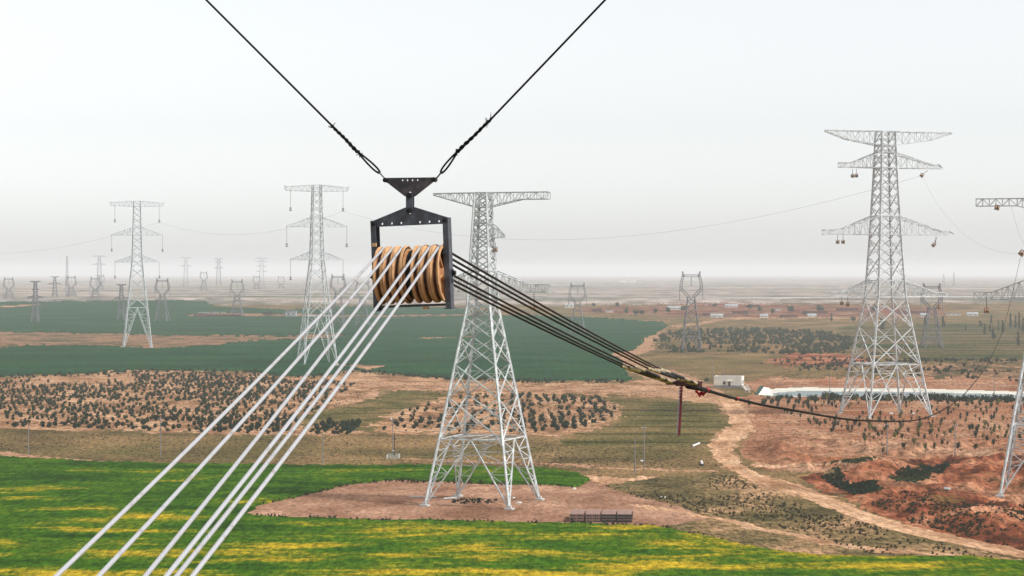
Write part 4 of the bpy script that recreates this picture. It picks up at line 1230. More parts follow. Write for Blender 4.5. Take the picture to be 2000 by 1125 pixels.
# ------------------------------------------------------------------ small stringing blocks on the towers
def small_block(loc, top, lab, rot=0.0, rz=0.0, sc=1.0):
    root = empty('tower_block', loc); tag(root, lab, 'pulley block', 'pulley blocks on the far towers')
    b = MB(); b.box((0, 0, 0.62), (1.1, 0.12, 0.16))
    for s in (-1, 1): b.box((s * 0.5, 0, 0.05), (0.1, 0.2, 1.1))
    b.box((0, 0, -0.5), (1.0, 0.12, 0.08)); b.build('frame', M['maroon'], root)
    for k in range(3):
        b = MB(); b.lathe([(-0.13, 0.1), (-0.13, 0.43), (-0.06, 0.43), (0, 0.36), (0.06, 0.43), (0.13, 0.43), (0.13, 0.1)], 'X', 14, ((k - 1) * 0.29, 0, 0)); b.build('sheave', M['nylon_edge'] if k != 1 else M['bolt'], root)
    root.rotation_euler = (0, rot, rz); root.scale = (sc, sc, sc)
    if top is not None:
        r_ = MB(); mi = root.matrix_basis.inverted() if False else None
        Mx = Matrix.LocRotScale(Vector(loc), root.rotation_euler, Vector((sc, sc, sc))).inverted()
        r_.tube([(0, 0, 0.66), Mx @ Vector(top)], 0.07, 6); r_.build('hanger_rod', M['bolt'], root)
    return root
dB, dC, dA = LB.y, LC.y, LA.y
for (px, py, ty, d, rot, lab) in (
    (1665, 344, 330, dB, 0, 'left one of two pulley blocks under the second arm of the tallest tower'),
    (1672.5, 343.5, 330, dB, 0, 'right one of two pulley blocks under the second arm of the tallest tower'),
    (1636, 473, 459, dB, 0, 'left one of two pulley blocks under the long left third arm of the tallest tower'),
    (1646.5, 473, 459, dB, 0, 'right one of two pulley blocks under the long left third arm of the tallest tower'),
    (1644, 593, 580, dB, 0, 'left one of two pulley blocks under the lowest left arm of the tallest tower'),
    (1656, 595, 580, dB, 0, 'right one of two pulley blocks under the lowest left arm of the tallest tower'),
    (1833, 600, 580, dB, 0, 'pulley block under the lowest right arm of the tallest tower'),
    (1927, 607, 579, dC, 0, 'tan pulley block on a long rod under the lower arm of the right edge tower'),
    (1947, 406, 402, dC, 0.2, 'small dark pulley under the top arm of the tower at the right edge'),
    (967, 488, 474, dA, 0, 'pulley block hanging beside the body of the nearest lattice tower'),
    (1043, 601, 572, dA, 0, 'pulley block under the right lower arm of the nearest lattice tower, behind the shade-coloured cables')):
    small_block(P(px, py, d), P(px, ty, d), lab, rot, sc=1.0 if d < 600 else 1.15)
K_B = P(1800, 343, dB); small_block(K_B, P(1812, 333, dB), 'tilted pulley block under the second right arm of the tallest tower', R(35), sc=1.2)
K_B2 = P(1823, 479, dB); small_block(K_B2, P(1830, 462, dB), 'tilted pulley block beside the hanging worker', R(42), sc=1.2)
K_C = P(1995, 495, 452); small_block(K_C, P(2012, 484, 452), 'tilted pulley block at the right edge where the pulling rope ends', R(38), sc=1.1)

def wire(p, q, s, r, lab):
    b = MB(); b.tube(sag(p, q, s), r * 0.45, 4)
    tag(b.build('overhead_wire', M['wire']), lab, 'wire', 'thin overhead wires')
def tip(L, rz, x, z):
    return Vector((L.x + x * math.cos(rz), L.y + x * math.sin(rz), L.z + z))
dr = tip(LD, R(19), 15.4, 88.2); er = tip(LE, R(14), 15.4, 88.2)
wire(dr, K_B, 20, 0.075, 'long thin wire sagging across the sky from the second left tower to the tallest tower')
wire(er, dr, 11, 0.09, 'thin wire sagging between the two large left towers')
wire(er, at_depth(-160, 2300) + Vector((0, 0, 78)), 16, 0.11, 'thin wire sagging from the leftmost large tower off to the left edge')
wire(K_B, K_C, 7.5, 0.05, 'thin wire sagging from the tallest tower to the tilted block at the right edge')
wire(K_B2, P(1762, 545, dB - 20), 0.5, 0.045, 'faint guy line running down left from the hanging worker')
wire(tip(LC, RC, -8.4, 66.0), P(2040, 470, dC), 6, 0.045, 'loose line hanging from the top arm of the tower at the right edge')

# ------------------------------------------------------------------ vegetation
ORD = ['first', 'second', 'third', 'fourth', 'fifth', 'sixth', 'seventh', 'eighth', 'ninth', 'tenth', 'eleventh', 'twelfth', 'thirteenth', 'fourteenth', 'fifteenth', 'sixteenth', 'seventeenth', 'eighteenth', 'nineteenth', 'twentieth']
def leaf_mat(name, c1, c2, scale=0.8):
    m, t, b = nmat(name)
    N = t.nodes.new; L = t.links.new
    b.inputs['Roughness'].default_value = 0.75; b.inputs['Specular IOR Level'].default_value = 0.0
    tc = N('ShaderNodeTexCoord'); n = N('ShaderNodeTexNoise'); n.inputs['Scale'].default_value = scale; n.inputs['Detail'].default_value = 3
    L(tc.outputs['Object'], n.inputs['Vector'])
    oi = N('ShaderNodeObjectInfo')
    mx = N('ShaderNodeMix'); mx.data_type = 'RGBA'; mx.inputs[6].default_value = (*c1, 1); mx.inputs[7].default_value = (*c2, 1)
    ad = N('ShaderNodeMath'); ad.inputs[1].default_value = 0.0
    ml = N('ShaderNodeMath'); ml.operation = 'MULTIPLY'; ml.inputs[1].default_value = 0.5
    L(oi.outputs['Random'], ml.inputs[0])
    m2 = N('ShaderNodeMath'); m2.operation = 'MULTIPLY_ADD'; m2.inputs[1].default_value = 0.6
    L(n.outputs['Fac'], m2.inputs[0]); L(ml.outputs[0], m2.inputs[2])
    L(m2.outputs[0], mx.inputs[0]); L(mx.outputs[2], b.inputs['Base Color'])
    return m
M['shrub'] = leaf_mat('shrub_leaves', (0.005, 0.010, 0.007), (0.020, 0.036, 0.019))
M['sapling'] = leaf_mat('sapling_leaves', (0.010, 0.017, 0.010), (0.024, 0.036, 0.018))
M['yellowleaf'] = leaf_mat('yellowing_leaves', (0.10, 0.085, 0.02), (0.065, 0.08, 0.022))
M['tree'] = leaf_mat('tree_leaves', (0.012, 0.026, 0.013), (0.028, 0.05, 0.022), 0.3)
M['tuft'] = leaf_mat('dry_tuft', (0.014, 0.015, 0.009), (0.045, 0.038, 0.02), 0.1)
M['bark'] = plain('bark', (0.10, 0.075, 0.05), 0.9, var=0.4, scale=4)

def leaves(b, rnd, c, rad, n, size, mi=0, hollow=0.25, bottom=-0.7):
    """n leaf-clump quads in an ellipsoid (rad = (rx, ry, rz)) with lumpy outline"""
    lob = [(rnd.uniform(-0.55, 0.55), rnd.uniform(-0.55, 0.55), rnd.uniform(-0.5, 0.7), rnd.uniform(0.45, 0.75)) for _ in range(7)]
    k = 0
    while k < n:
        l = rnd.choice(lob)
        v = Vector((rnd.gauss(0, 1), rnd.gauss(0, 1), rnd.gauss(0, 1))).normalized() * (rnd.uniform(hollow, 1) ** 0.6) * l[3]
        p = Vector((l[0], l[1], l[2])) + v
        if p.z < bottom: continue
        k += 1
        q = Vector((c[0] + p.x * rad[0], c[1] + p.y * rad[1], c[2] + p.z * rad[2]))
        s = size * rnd.uniform(0.6, 1.3)
        nrm = (v + Vector((rnd.uniform(-1, 1), rnd.uniform(-1, 1), rnd.uniform(-0.3, 1.2))) * 0.8).normalized()
        a = nrm.orthogonal().normalized(); bb = nrm.cross(a); an = rnd.uniform(0, 6.28)
        u = a * math.cos(an) + bb * math.sin(an); w_ = nrm.cross(u)
        b.add([q - u * s, q + w_ * s * 0.6, q + u * s, q - w_ * s * 0.6], [(0, 1, 2, 3)], mi)

def core(b, rnd, c, rad, mi=0, nu=7, nv=4):
    """lumpy dense heart of a bush"""
    vs = [(c[0], c[1], c[2] - rad[2])]
    for j in range(1, nv):
        for i in range(nu):
            a = 2 * math.pi * (i + 0.5 * (j % 2)) / nu; p = math.pi * j / nv - math.pi / 2; k = rnd.uniform(0.75, 1.2)
            vs.append((c[0] + rad[0] * k * math.cos(a) * math.cos(p), c[1] + rad[1] * k * math.sin(a) * math.cos(p), c[2] + rad[2] * k * math.sin(p)))
    vs.append((c[0], c[1], c[2] + rad[2])); fs = []
    for i in range(nu):
        fs.append((0, 1 + (i + 1) % nu, 1 + i)); fs.append((len(vs) - 1, 1 + (nv - 2) * nu + i, 1 + (nv - 2) * nu + (i + 1) % nu))
        for j in range(nv - 2):
            a, q = 1 + j * nu + i, 1 + j * nu + (i + 1) % nu
            fs.append((a, q, q + nu, a + nu))
    b.add(vs, fs, mi)

def shrub_mesh(i, n=190):
    rnd = random.Random(100 + i); b = MB()
    h = rnd.uniform(0.8, 1.15)
    leaves(b, rnd, (0, 0, 0.85 * h), (0.95, 0.95, 0.85 * h), n, 0.15, 0, bottom=-0.95)
    core(b, rnd, (0, 0, 0.75 * h), (0.72, 0.72, 0.68 * h), 0, 9, 5)
    for k in range(3):
        b.tube([(0, 0, -0.2), (rnd.uniform(-0.5, 0.5), rnd.uniform(-0.5, 0.5), 1.0)], [0.07, 0.03], 4, 1, cap=False)
    me = b.mesh('shrub'); me.materials.append(M['shrub']); me.materials.append(M['bark']); return me
SHM = [shrub_mesh(i) for i in range(8)]

def sapling_mesh(i, mat):
    rnd = random.Random(300 + i); b = MB()
    b.tube([(0, 0, -0.2), (rnd.uniform(-.05, .05), 0, 0.8), (rnd.uniform(-.1, .1), rnd.uniform(-.1, .1), 1.9)], [0.06, 0.05, 0.02], 5, 1, cap=False)
    for k in range(4):
        a = rnd.uniform(0, 6.28); z0 = rnd.uniform(0.8, 1.4)
        b.tube([(0, 0, z0), (0.4 * math.cos(a), 0.4 * math.sin(a), z0 + 0.5)], [0.03, 0.012], 4, 1, cap=False)
    leaves(b, rnd, (0, 0, 1.55), (0.62, 0.62, 0.85), 110, 0.13, 0, bottom=-0.8)
    core(b, rnd, (0, 0, 1.5), (0.36, 0.36, 0.55), 0, 7, 5)
    me = b.mesh('sapling'); me.materials.append(mat); me.materials.append(M['bark']); return me
SAM = [sapling_mesh(i, M['sapling']) for i in range(5)]
SYM = [sapling_mesh(i + 20, M['yellowleaf']) for i in range(3)]

def pip(poly, x, y):
    return bool(inpoly(poly, np.array([x], float), np.array([y], float))[0])

PL1 = [(-40, 752), (0, 745), (160, 738), (260, 728), (500, 730), (560, 745), (720, 750), (730, 772), (690, 788), (640, 798), (575, 812), (590, 830), (720, 838), (722, 849), (560, 848), (420, 847), (250, 840), (0, 834), (-40, 832)]
PL2 = [(745, 842), (790, 806), (860, 785), (890, 772), (1000, 770), (1165, 777), (1205, 800), (1195, 818), (1140, 836), (1080, 848), (900, 844)]
def fill_plot(poly, sxm, sym, seed, dens, slope=0.0, wob=6.0):
    """planting rows on the ground inside a plot"""
    rnd = random.Random(seed); rg = np.random.default_rng(seed)
    ys = [p[1] for p in poly]; xs = [p[0] for p in poly]
    d0 = F * CAMZ / (max(ys) - HOR) * 0.98; d1 = F * CAMZ / (min(ys) - HOR) * 1.02
    X, Y = np.meshgrid(np.arange((min(xs) - 1000) / F * d1, (max(xs) - 1000) / F * d1, sxm), np.arange(d0, d1, sym))
    X = X.ravel(); Y = Y.ravel()
    X = X + rg.uniform(-0.3, 0.3, X.shape) * sxm
    Y = Y + rg.uniform(-0.2, 0.2, X.shape) * sym + slope * X + wob * fbm(X / 40, Y / 40, seed)
    Z = H(X, Y); U = X / Y * F + 1000; V = HOR + (CAMZ - Z) / Y * F
    k = inpoly(poly, U, V)
    return [q for q in zip(X[k].tolist(), Y[k].tolist(), Z[k].tolist(), U[k].tolist(), V[k].tolist()) if rnd.random() < dens(q[3], q[4], q[0], q[1])]

def dens1(u, v, X, Y):
    base = 0.62 + 1.5 * float(fbm(np.array(X / 22), np.array(Y / 30), 77, 3))
    if u > 370 and v > 815: base += 0.5
    if u > 380 and 738 < v < 790 and u < 620: base += 0.25
    if v < 760 and u < 260: base -= 0.35
    return base
pts1 = fill_plot(PL1, 3.4, 6.5, 5, dens1)
def dens2(u, v, X, Y):
    return 0.50 + 1.0 * float(fbm(np.array(X / 15), np.array(Y / 20), 99, 3)) + (0.25 if u > 1000 else -0.1)
pts2 = fill_plot(PL2, 3.6, 7.0, 6, dens2)
pts3 = fill_plot([(620, 828), (720, 822), (722, 850), (600, 850)], 2.6, 4.0, 8, lambda u, v, X, Y: 0.8)
allp = pts1 + pts2 + pts3
allp.sort(key=lambda q: q[1])
near, rest = allp[:300], allp[300:]
rnd = random.Random(4)
for (X, Y, z, u, v) in near:
    o = link('shrub', SHM[rnd.randrange(8)])
    s = rnd.triangular(0.45, 1.35, 0.8); o.location = (X, Y, z - 0.05); o.scale = (s * rnd.uniform(0.9, 1.2), s * 1.1, s * rnd.uniform(0.85, 1.15)); o.rotation_euler = (0, 0, rnd.uniform(0, 6.28))
    if u < 735: tag(o, 'dark green shrub planted on sandy soil at the left below the green field', 'shrub', 'shrubs in the left plantation')
    else: tag(o, 'dark green shrub planted on sandy soil behind the nearest lattice tower', 'shrub', 'shrubs behind the nearest tower')
def stuff_clumps(name, pts, nquads, rmin, rmax, size, mat, label, cat, tall=1.0, seed=1):
    rnd = random.Random(seed); b = MB()
    for (X, Y, z) in pts:
        s = rnd.uniform(rmin, rmax)
        leaves(b, rnd, (X, Y, z + 0.85 * s * tall), (s, s * 1.1, 0.95 * s * tall), nquads, size * s, 0, bottom=-0.9)
        core(b, rnd, (X, Y, z + 0.6 * s * tall), (s * 0.66, s * 0.7, 0.62 * s * tall))
    o = b.build(name, mat); tag(o, label, cat, kind='stuff'); return o
stuff_clumps('shrubs', [q[:3] for q in rest], 48, 0.6, 1.2, 0.25, M['shrub'], 'dark green shrubs covering the farther sandy plantation', 'shrubs')

# scattered weeds and dry tussocks
def scatter(poly, n, seed, dens=None):
    rg = np.random.default_rng(seed); xs = [p[0] for p in poly]; ys = [p[1] for p in poly]
    m = n * 25
    u = rg.uniform(min(xs), max(xs), m); d = rg.uniform(F * CAMZ / (max(ys) - HOR), F * CAMZ / (min(ys) - HOR), m)
    X = (u - 1000) / F * d; Z = H(X, d); V = HOR + (CAMZ - Z) / d * F
    k = inpoly(poly, u, V)
    if dens is not None: k &= rg.random(m) < dens(X, d)
    return list(zip(X[k][:n].tolist(), d[k][:n].tolist(), Z[k][:n].tolist()))
clump = lambda s, k: (lambda X, Y: 0.35 + 2.2 * fbm(X / k, Y / k, s, 3))
SCRUB = [(1180, 950), (1300, 940), (1430, 930), (1480, 955), (1580, 985), (1740, 1040), (1950, 1090), (1700, 1085), (1560, 1040), (1420, 1012), (1300, 990)]
stuff_clumps('scrub_tussocks', scatter(SCRUB, 950, 3, clump(8, 14)), 14, 0.1, 0.42, 0.36, M['tuft'], 'dry dark tussocks scattered on the scrubland along the dirt road', 'tussocks', 0.8, 2)
RED = [(1700, 985), (1760, 960), (1850, 970), (2000, 985), (2060, 1000), (2060, 1090), (1900, 1052), (1780, 1022)]
stuff_clumps('bank_scrub', scatter(RED, 950, 5, clump(18, 10)), 14, 0.12, 0.52, 0.36, M['tuft'], 'dark scrub on the red bank right of the dirt road', 'scrub', 0.7, 3)
GUL = [(1596, 930), (1640, 916), (1645, 932), (1668, 948), (1712, 942), (1718, 956), (1675, 969), (1640, 956)]
GUL2 = [(1752, 920), (1780, 914), (1850, 909), (1848, 918), (1830, 930), (1800, 940), (1755, 938)]
stuff_clumps('gully_bushes', scatter(GUL, 170, 6) + scatter(GUL2, 130, 7), 40, 0.35, 0.9, 0.3, M['shrub'], 'dense green weeds in the gully below the red mound', 'weeds', 0.7, 4)
GRASS = [(-40, 842), (420, 852), (720, 856), (1060, 858), (1100, 872), (1330, 882), (1400, 900), (1400, 915), (1060, 912), (420, 905), (230, 900), (-40, 880)]
stuff_clumps('grass_tussocks', scatter(GRASS, 1500, 9, clump(28, 25)), 9, 0.08, 0.28, 0.5, M['tuft'], 'small dry tussocks dotting the brown grassland', 'tussocks', 0.6, 5)
stuff_clumps('plantation_weeds', scatter(PL1, 900, 41, clump(61, 20)) + scatter(PL2, 350, 42, clump(62, 15)), 8, 0.15, 0.5, 0.45, M['tuft'], 'low brown weeds between the planted shrubs on the sandy soil', 'weeds', 0.6, 15)
stuff_clumps('orchard_weeds', scatter([(1485, 790), (1600, 784), (2040, 790), (2040, 886), (1640, 898), (1480, 880), (1500, 835)], 500, 43, clump(63, 18)), 8, 0.12, 0.4, 0.45, M['tuft'], 'low weeds between the orchard saplings on red soil', 'weeds', 0.6, 16)
PADE = band([(485, 1006), (560, 1013), (700, 1018), (900, 1021), (1100, 1026), (1270, 1029), (1330, 1040), (1420, 1059)], 2.5) 
PADT = band([(500, 990), (600, 966), (690, 946), (760, 941), (900, 944), (1060, 948)], 2.0)
stuff_clumps('edge_weeds', scatter(PADE, 150, 12) + scatter(PADT, 110, 13), 8, 0.18, 0.5, 0.5, M['tuft'], 'weeds growing along the edge of the bare pad', 'weeds', 1.2, 6)
OFF = [(1270, 668), (1310, 646), (1450, 642), (1600, 648), (1675, 662), (1655, 690), (1560, 693), (1420, 688), (1300, 690)]
stuff_clumps('far_plantation', scatter(OFF, 950, 14, lambda X, Y: 0.5 + 1.6 * fbm(X / 60, Y / 60, 5, 3)), 20, 1.0, 1.9, 0.32, M['tree'], 'mass of young green trees right of the far dirt track', 'plantation', 1.0, 7)
VEG = [(1640, 700), (1700, 690), (1800, 700), (2040, 706), (2040, 750), (1850, 745), (1700, 730), (1480, 720), (1480, 700)]
stuff_clumps('hill_scrub', scatter(VEG, 420, 15, clump(40, 40)), 18, 0.6, 1.5, 0.35, M['shrub'], 'dark scrub on the eroded slopes behind the canal', 'scrub', 0.8, 8)
CROPF = band([(0, 738), (200, 731), (300, 725), (480, 727), (600, 738), (700, 726), (870, 740), (1000, 745), (1230, 747)], 2.5)
stuff_clumps('field_edge_bushes', scatter(CROPF, 260, 16), 18, 0.5, 1.3, 0.32, M['shrub'], 'low bushes along the near edge of the big green field', 'bushes', 0.8, 9)
CANB = band([(1500, 778), (1640, 779), (1800, 781), (2040, 785)], 3.5)
stuff_clumps('canal_hedge', scatter(CANB, 190, 17, lambda X, Y: np.where(X / Y * F + 1000 < 1600, 0.2, 0.9)), 36, 0.8, 1.7, 0.28, M['shrub'], 'uneven dark hedge along the near side of the canal', 'hedge', 0.9, 10)

# orchard saplings on the right
ORCH = [(1485, 790), (1600, 784), (2040, 790), (2040, 886), (1830, 890), (1640, 898), (1560, 900), (1480, 880), (1500, 835)]
op = fill_plot(ORCH, 4.3, 9.0, 22, lambda u, v, X, Y: (0.62 + 0.8 * float(fbm(np.array(X / 20), np.array(Y / 24), 7, 3))) * (0.25 if (1640 < u < 1830 and 795 < v < 822) else 1.0) * (0.5 if v > 865 else 1.0))
rnd = random.Random(9); rnd.shuffle(op)
for (X, Y, z, u, v) in op[:290]:
    yl = rnd.random() < (0.35 if u > 1650 else 0.12)
    o = link('sapling', (SYM[rnd.randrange(3)] if yl else SAM[rnd.randrange(5)]))
    s = rnd.uniform(0.75, 1.3) * (1.15 if v < 800 else 1.0); o.location = (X, Y, z - 0.05); o.scale = (s * 1.05, s * 1.05, s); o.rotation_euler = (0, 0, rnd.uniform(0, 6.28))
    if yl: tag(o, 'small yellowing sapling in the red soil orchard at the right', 'sapling', 'yellowing orchard saplings')
    else: tag(o, 'small dark green sapling in the red soil orchard at the right', 'sapling', 'green orchard saplings')

# trees of the village and the right plain
def tree(px, py, hpx, wpx, lab, grp, kind='round', seed=0):
    g = G(px, py); ppm = F / g.y; h = max(hpx / ppm, 2.5); wd = max(wpx / ppm, 1.4)
    rnd = random.Random(int(px * 7 + seed)); root = empty('poplar_tree' if kind == 'poplar' else 'tree', g)
    tag(root, lab, 'tree', grp)
    b = MB(); b.tube([(0, 0, -0.3), (0.02 * h, 0, h * 0.4), (0, 0.02 * h, h * 0.85)], [0.035 * h, 0.025 * h, 0.006 * h], 6)
    for k in range(4):
        a = rnd.uniform(0, 6.28); z0 = h * rnd.uniform(0.25, 0.5)
        b.tube([(0, 0, z0), (math.cos(a) * wd * 0.3, math.sin(a) * wd * 0.3, z0 + h * 0.22)], [0.014 * h, 0.004 * h], 4)
    b.build('trunk', M['bark'], root)
    b = MB()
    if kind == 'poplar':
        for k in range(4):
            leaves(b, rnd, (rnd.uniform(-.1, .1) * wd, 0, h * (0.22 + 0.22 * k)), (wd * 0.5 * (1 - 0.17 * k), wd * 0.5 * (1 - 0.17 * k), h * 0.17), 60, wd * 0.11, 0); core(b, rnd, (0, 0, h * (0.22 + 0.22 * k)), (wd * 0.3 * (1 - 0.17 * k), wd * 0.3 * (1 - 0.17 * k), h * 0.14))
    else:
        leaves(b, rnd, (0, 0, h * 0.6), (wd * 0.55, wd * 0.55, h * 0.42), 260, wd * 0.08, 0); core(b, rnd, (0, 0, h * 0.58), (wd * 0.36, wd * 0.36, h * 0.28), 0, 9, 6)
    b.build('crown', M['tree'], root)
GT, GP = 'trees of the far village', 'poplars on the right plain'
for i, (px, py, h, w_) in enumerate(sorted([(1224, 617, 18, 9), (1242, 617, 12, 14), (1254, 616, 10, 12), (1206, 601, 10, 10), (1280, 614, 12, 11), (1306, 613, 14, 11), (1334, 609, 13, 13), (1396, 601, 9, 11),
    (1465, 606, 12, 9), (1484, 611, 14, 10), (1509, 615, 12, 10), (1543, 613, 17, 16), (1573, 616, 10, 14), (1600, 611, 15, 18), (1710, 614, 20, 16), (1667, 630, 12, 12), (1160, 600, 8, 9)])):
    tree(px, py, h, w_, 'round leafy tree, %s from the left among the far village houses' % ORD[i], GT)
for i, (px, py, h, w_) in enumerate([(518, 617, 8, 12), (528, 617, 10, 14)]):
    tree(px, py, h, w_, '%s one of two round trees left of the white metal shed' % ('left', 'right')[i], GT)
for i, (px, py, h, w_) in enumerate(sorted([(1624, 628, 16, 7), (1724, 645, 24, 14), (1782, 645, 14, 7), (1807, 635, 18, 8), (1832, 641, 16, 8), (1842, 640, 22, 10), (1886, 646, 10, 5), (1923, 655, 22, 8), (1934, 650, 17, 7),
    (1936, 632, 16, 7), (1950, 647, 22, 5), (1959, 652, 26, 9), (1940, 663, 22, 11), (1974, 642, 30, 9), (1984, 642, 26, 9), (1991, 645, 34, 9), (1989, 676, 28, 10), (1915, 638, 12, 9), (1998, 650, 30, 9)])):
    tree(px, py, h, w_, 'slender dark poplar, %s from the left on the plain around the tallest tower' % ORD[i], GP, 'poplar')
for i, (px, py, h, w_) in enumerate([(1463, 796, 16, 8), (1492, 798, 19, 12), (1518, 790, 20, 12), (1536, 783, 15, 9), (1541, 792, 16, 9), (1562, 784, 18, 9), (1593, 790, 20, 11)]):
    tree(px, py, h, w_, 'dark bushy young tree, %s from the left along the near side of the canal' % ORD[i], 'young trees by the canal')
for i, (px, py, h, w_) in enumerate([(1402, 755, 14, 9), (1412, 752, 14, 12), (1381, 748, 9, 9)]):
    tree(px, py, h, w_, ('left one of two small trees in front of the white house', 'right one of two small trees in front of the white house', 'green bush at the left corner of the white house')[i], 'trees by the white house')

# ------------------------------------------------------------------ buildings
M['white'] = plain('white_wall', (0.74, 0.70, 0.62), 0.85, var=0.12, scale=0.5)
M['plinth'] = plain('grey_plinth', (0.24, 0.24, 0.25), 0.9, var=0.2, scale=1.0)
M['roofgrey'] = plain('grey_roof', (0.16, 0.16, 0.17), 0.85, var=0.3, scale=0.4)
M['dark'] = plain('dark_opening', (0.015, 0.016, 0.025), 0.3, var=0.2)
M['brick'] = plain('red_brick', (0.16, 0.06, 0.042), 0.9, var=0.35, scale=0.3)
M['sheet'] = plain('white_sheet_roof', (0.36, 0.375, 0.39), 0.6, var=0.3, scale=0.2)
M['greennet'] = plain('green_net', (0.008, 0.07, 0.05), 0.7, var=0.4, scale=1.5)
M['pink'] = plain('pinkish_plaster', (0.42, 0.33, 0.28), 0.9, var=0.15, scale=0.8)
M['pole'] = plain('concrete_pole', (0.22, 0.205, 0.205), 0.9, var=0.25, scale=0.8)
M['whitepaint'] = plain('white_paint', (0.6, 0.6, 0.58), 0.6, var=0.1, scale=2)

g0 = G(1424, 756); ppm = F / g0.y
hw = empty('white_house', g0, R(-14)); tag(hw, 'white flat roofed house with dark door beside the canal', 'house')
W_, D_, Ht = 54 / ppm, 9.0, 20 / ppm
b = MB(); b.box((0, 0, Ht * 0.10), (W_ + 0.06, D_ + 0.06, Ht * 0.22)); b.build('plinth', M['plinth'], hw)
b = MB(); b.box((0, 0, Ht * 0.54), (W_, D_, Ht * 0.80)); 
for (x, y, a, c) in ((0, -D_ / 2 + .12, W_, .24), (0, D_ / 2 - .12, W_, .24), (-W_ / 2 + .12, 0, .24, D_ - .48), (W_ / 2 - .12, 0, .24, D_ - .48)): b.box((x, y, Ht * 1.0), (a, c, Ht * 0.18))
b.build('wall', M['white'], hw)
b = MB(); b.box((0, 0, Ht * 0.948), (W_ - .5, D_ - .5, 0.05)); b.build('roof', M['roofgrey'], hw)
b = MB(); b.box((0.06 * W_, -D_ / 2 - 0.05, Ht * 0.36), (W_ * 0.075, 0.12, Ht * 0.46)); dr_ = b.build('door', M['dark'], hw)
b = MB(); b.box((0.06 * W_, -D_ / 2 - 0.45, Ht * 0.63), (W_ * 0.2, 0.9, 0.15)); b.build('canopy', M['white'], dr_)
for yy in (-0.3, -0.08, 0.14, 0.34):
    b = MB(); b.box((W_ / 2 + 0.03, yy * D_, Ht * 0.5), (0.1, 0.8, Ht * 0.34)); b.build('window', M['plinth'], hw)
b = MB(); b.box((-0.13 * W_, -D_ / 2 - 0.03, Ht * 0.45), (W_ * 0.07, 0.1, Ht * 0.28)); b.build('window', M['dark'], hw)
# sloping canal gate house next to it
g1 = G(1458, 766); q = empty('sluice_stair', g1, R(-25)); tag(q, 'slanted pinkish concrete stair on two white legs right of the white house', 'stair')
b = MB(); b.bar((-1.6, 1.5, 2.6), (1.4, -2.5, 0.9), 2.6, 0.3); b.build('slab', M['pink'], q)
for s in (-1, 1):
    b = MB(); b.bar((-1.6 + s * 1.1 * 0.8, 1.5 + s * 1.1 * 0.6, 3.0), (1.4 + s * 1.1 * .8, -2.5 + s * 1.1 * .6, 1.3), 0.18, 0.5); b.build('side_wall', M['white'], q)
for s in (-0.7, 0.7):
    b = MB(); b.box((1.2 + s, -2.2, -0.4), (0.35, 0.35, 3.0)); b.build('leg', M['white'], q)
g2 = G(1489, 770); q = empty('canal_end_apron', g2, R(0)); tag(q, 'white concrete wedge with green net at the left end of the canal', 'apron')
b = MB(); b.add([(-2.5, -6, 0.1), (3.5, -6, 0.1), (3.5, 3, 2.6), (1.0, 3, 2.9), (-2.5, -6, -0.5), (3.5, -6, -0.5), (3.5, 3, -0.5), (1.0, 3, -0.5)], [(0, 1, 2, 3), (0, 4, 5, 1), (1, 5, 6, 2), (2, 6, 7, 3), (3, 7, 4, 0), (7, 6, 5, 4)]); b.build('concrete', M['white'], q)
b = MB(); b.add([(-3.8, -6, 0.2), (-2.7, -6, 0.35), (0.9, 3.2, 3.2), (1.2, 6, 3.6), (-0.6, 6, 3.0), (-3.8, -6, -0.4), (-2.7, -6, -0.4), (0.9, 3.2, -0.4), (1.2, 6, -0.4), (-0.6, 6, -0.4)], [(0, 1, 2, 3, 4), (0, 5, 6, 1), (1, 6, 7, 2), (2, 7, 8, 3), (3, 8, 9, 4), (4, 9, 5, 0)]); b.build('net', M['greennet'], q)

def shed(px, py, wpx, hpx, wall, roof, lab, name='farm_house', dep=6.0, gable=False, rz=0.0, grp='houses of the far village'):
    g = G(px, py); ppm = F / g.y; w_, h_ = wpx / ppm, hpx / ppm
    r_ = empty(name, g, rz); tag(r_, lab, 'house', grp)
    b = MB(); b.box((0, 0, h_ * 0.5 - 0.3), (w_, dep, h_ + 0.6)); wl = b.build('wall', wall, r_)
    b = MB()
    if gable:
        e = w_ / 2 + 0.4; f = dep / 2 + 0.5; z0 = h_ + 0.02; z1 = h_ + dep * 0.22
        b.add([(-e, -f, z0), (e, -f, z0), (e, 0, z1), (-e, 0, z1), (e, f, z0), (-e, f, z0)], [(0, 1, 2, 3), (3, 2, 4, 5), (0, 3, 5), (1, 4, 2), (0, 5, 4, 1)])
    else: b.box((0, 0, h_ + 0.2), (w_ + 0.7, dep + 0.9, 0.36))
    b.build('roof', roof, r_)
    k = max(2, int(w_ / 5))
    for i in range(k):
        b = MB(); b.box((-w_ / 2 + (i + 0.5) * w_ / k, -dep / 2 - 0.02, h_ * 0.5), (1.1, 0.1, h_ * 0.4)); b.build('door' if i == k // 2 else 'window', M['dark'], r_)
shed(569, 619, 21, 11, M['sheet'], M['sheet'], 'white metal shed standing in the green field left of the second large tower', 'metal_shed', 10, grp='sheds in the green field')
shed(425, 618.5, 92, 4, M['brick'], M['brick'], 'long low brick row on the strip in the green field', 'brick_row', 6, grp='sheds in the green field')
for i, (px, w_) in enumerate(((392, 9), (404, 12), (420, 14), (436, 10))):
    g = G(px, 616.3); b = MB(); b.box((0, 0, 3.4), (w_ * 0.55, 3, 1.2)); o = b.build('white_tarp', M['sheet']); o.location = g
    tag(o, 'white covered pallet behind the low brick row, %s from the left' % ['first', 'second', 'third', 'fourth'][i], 'tarp', 'white tarps')
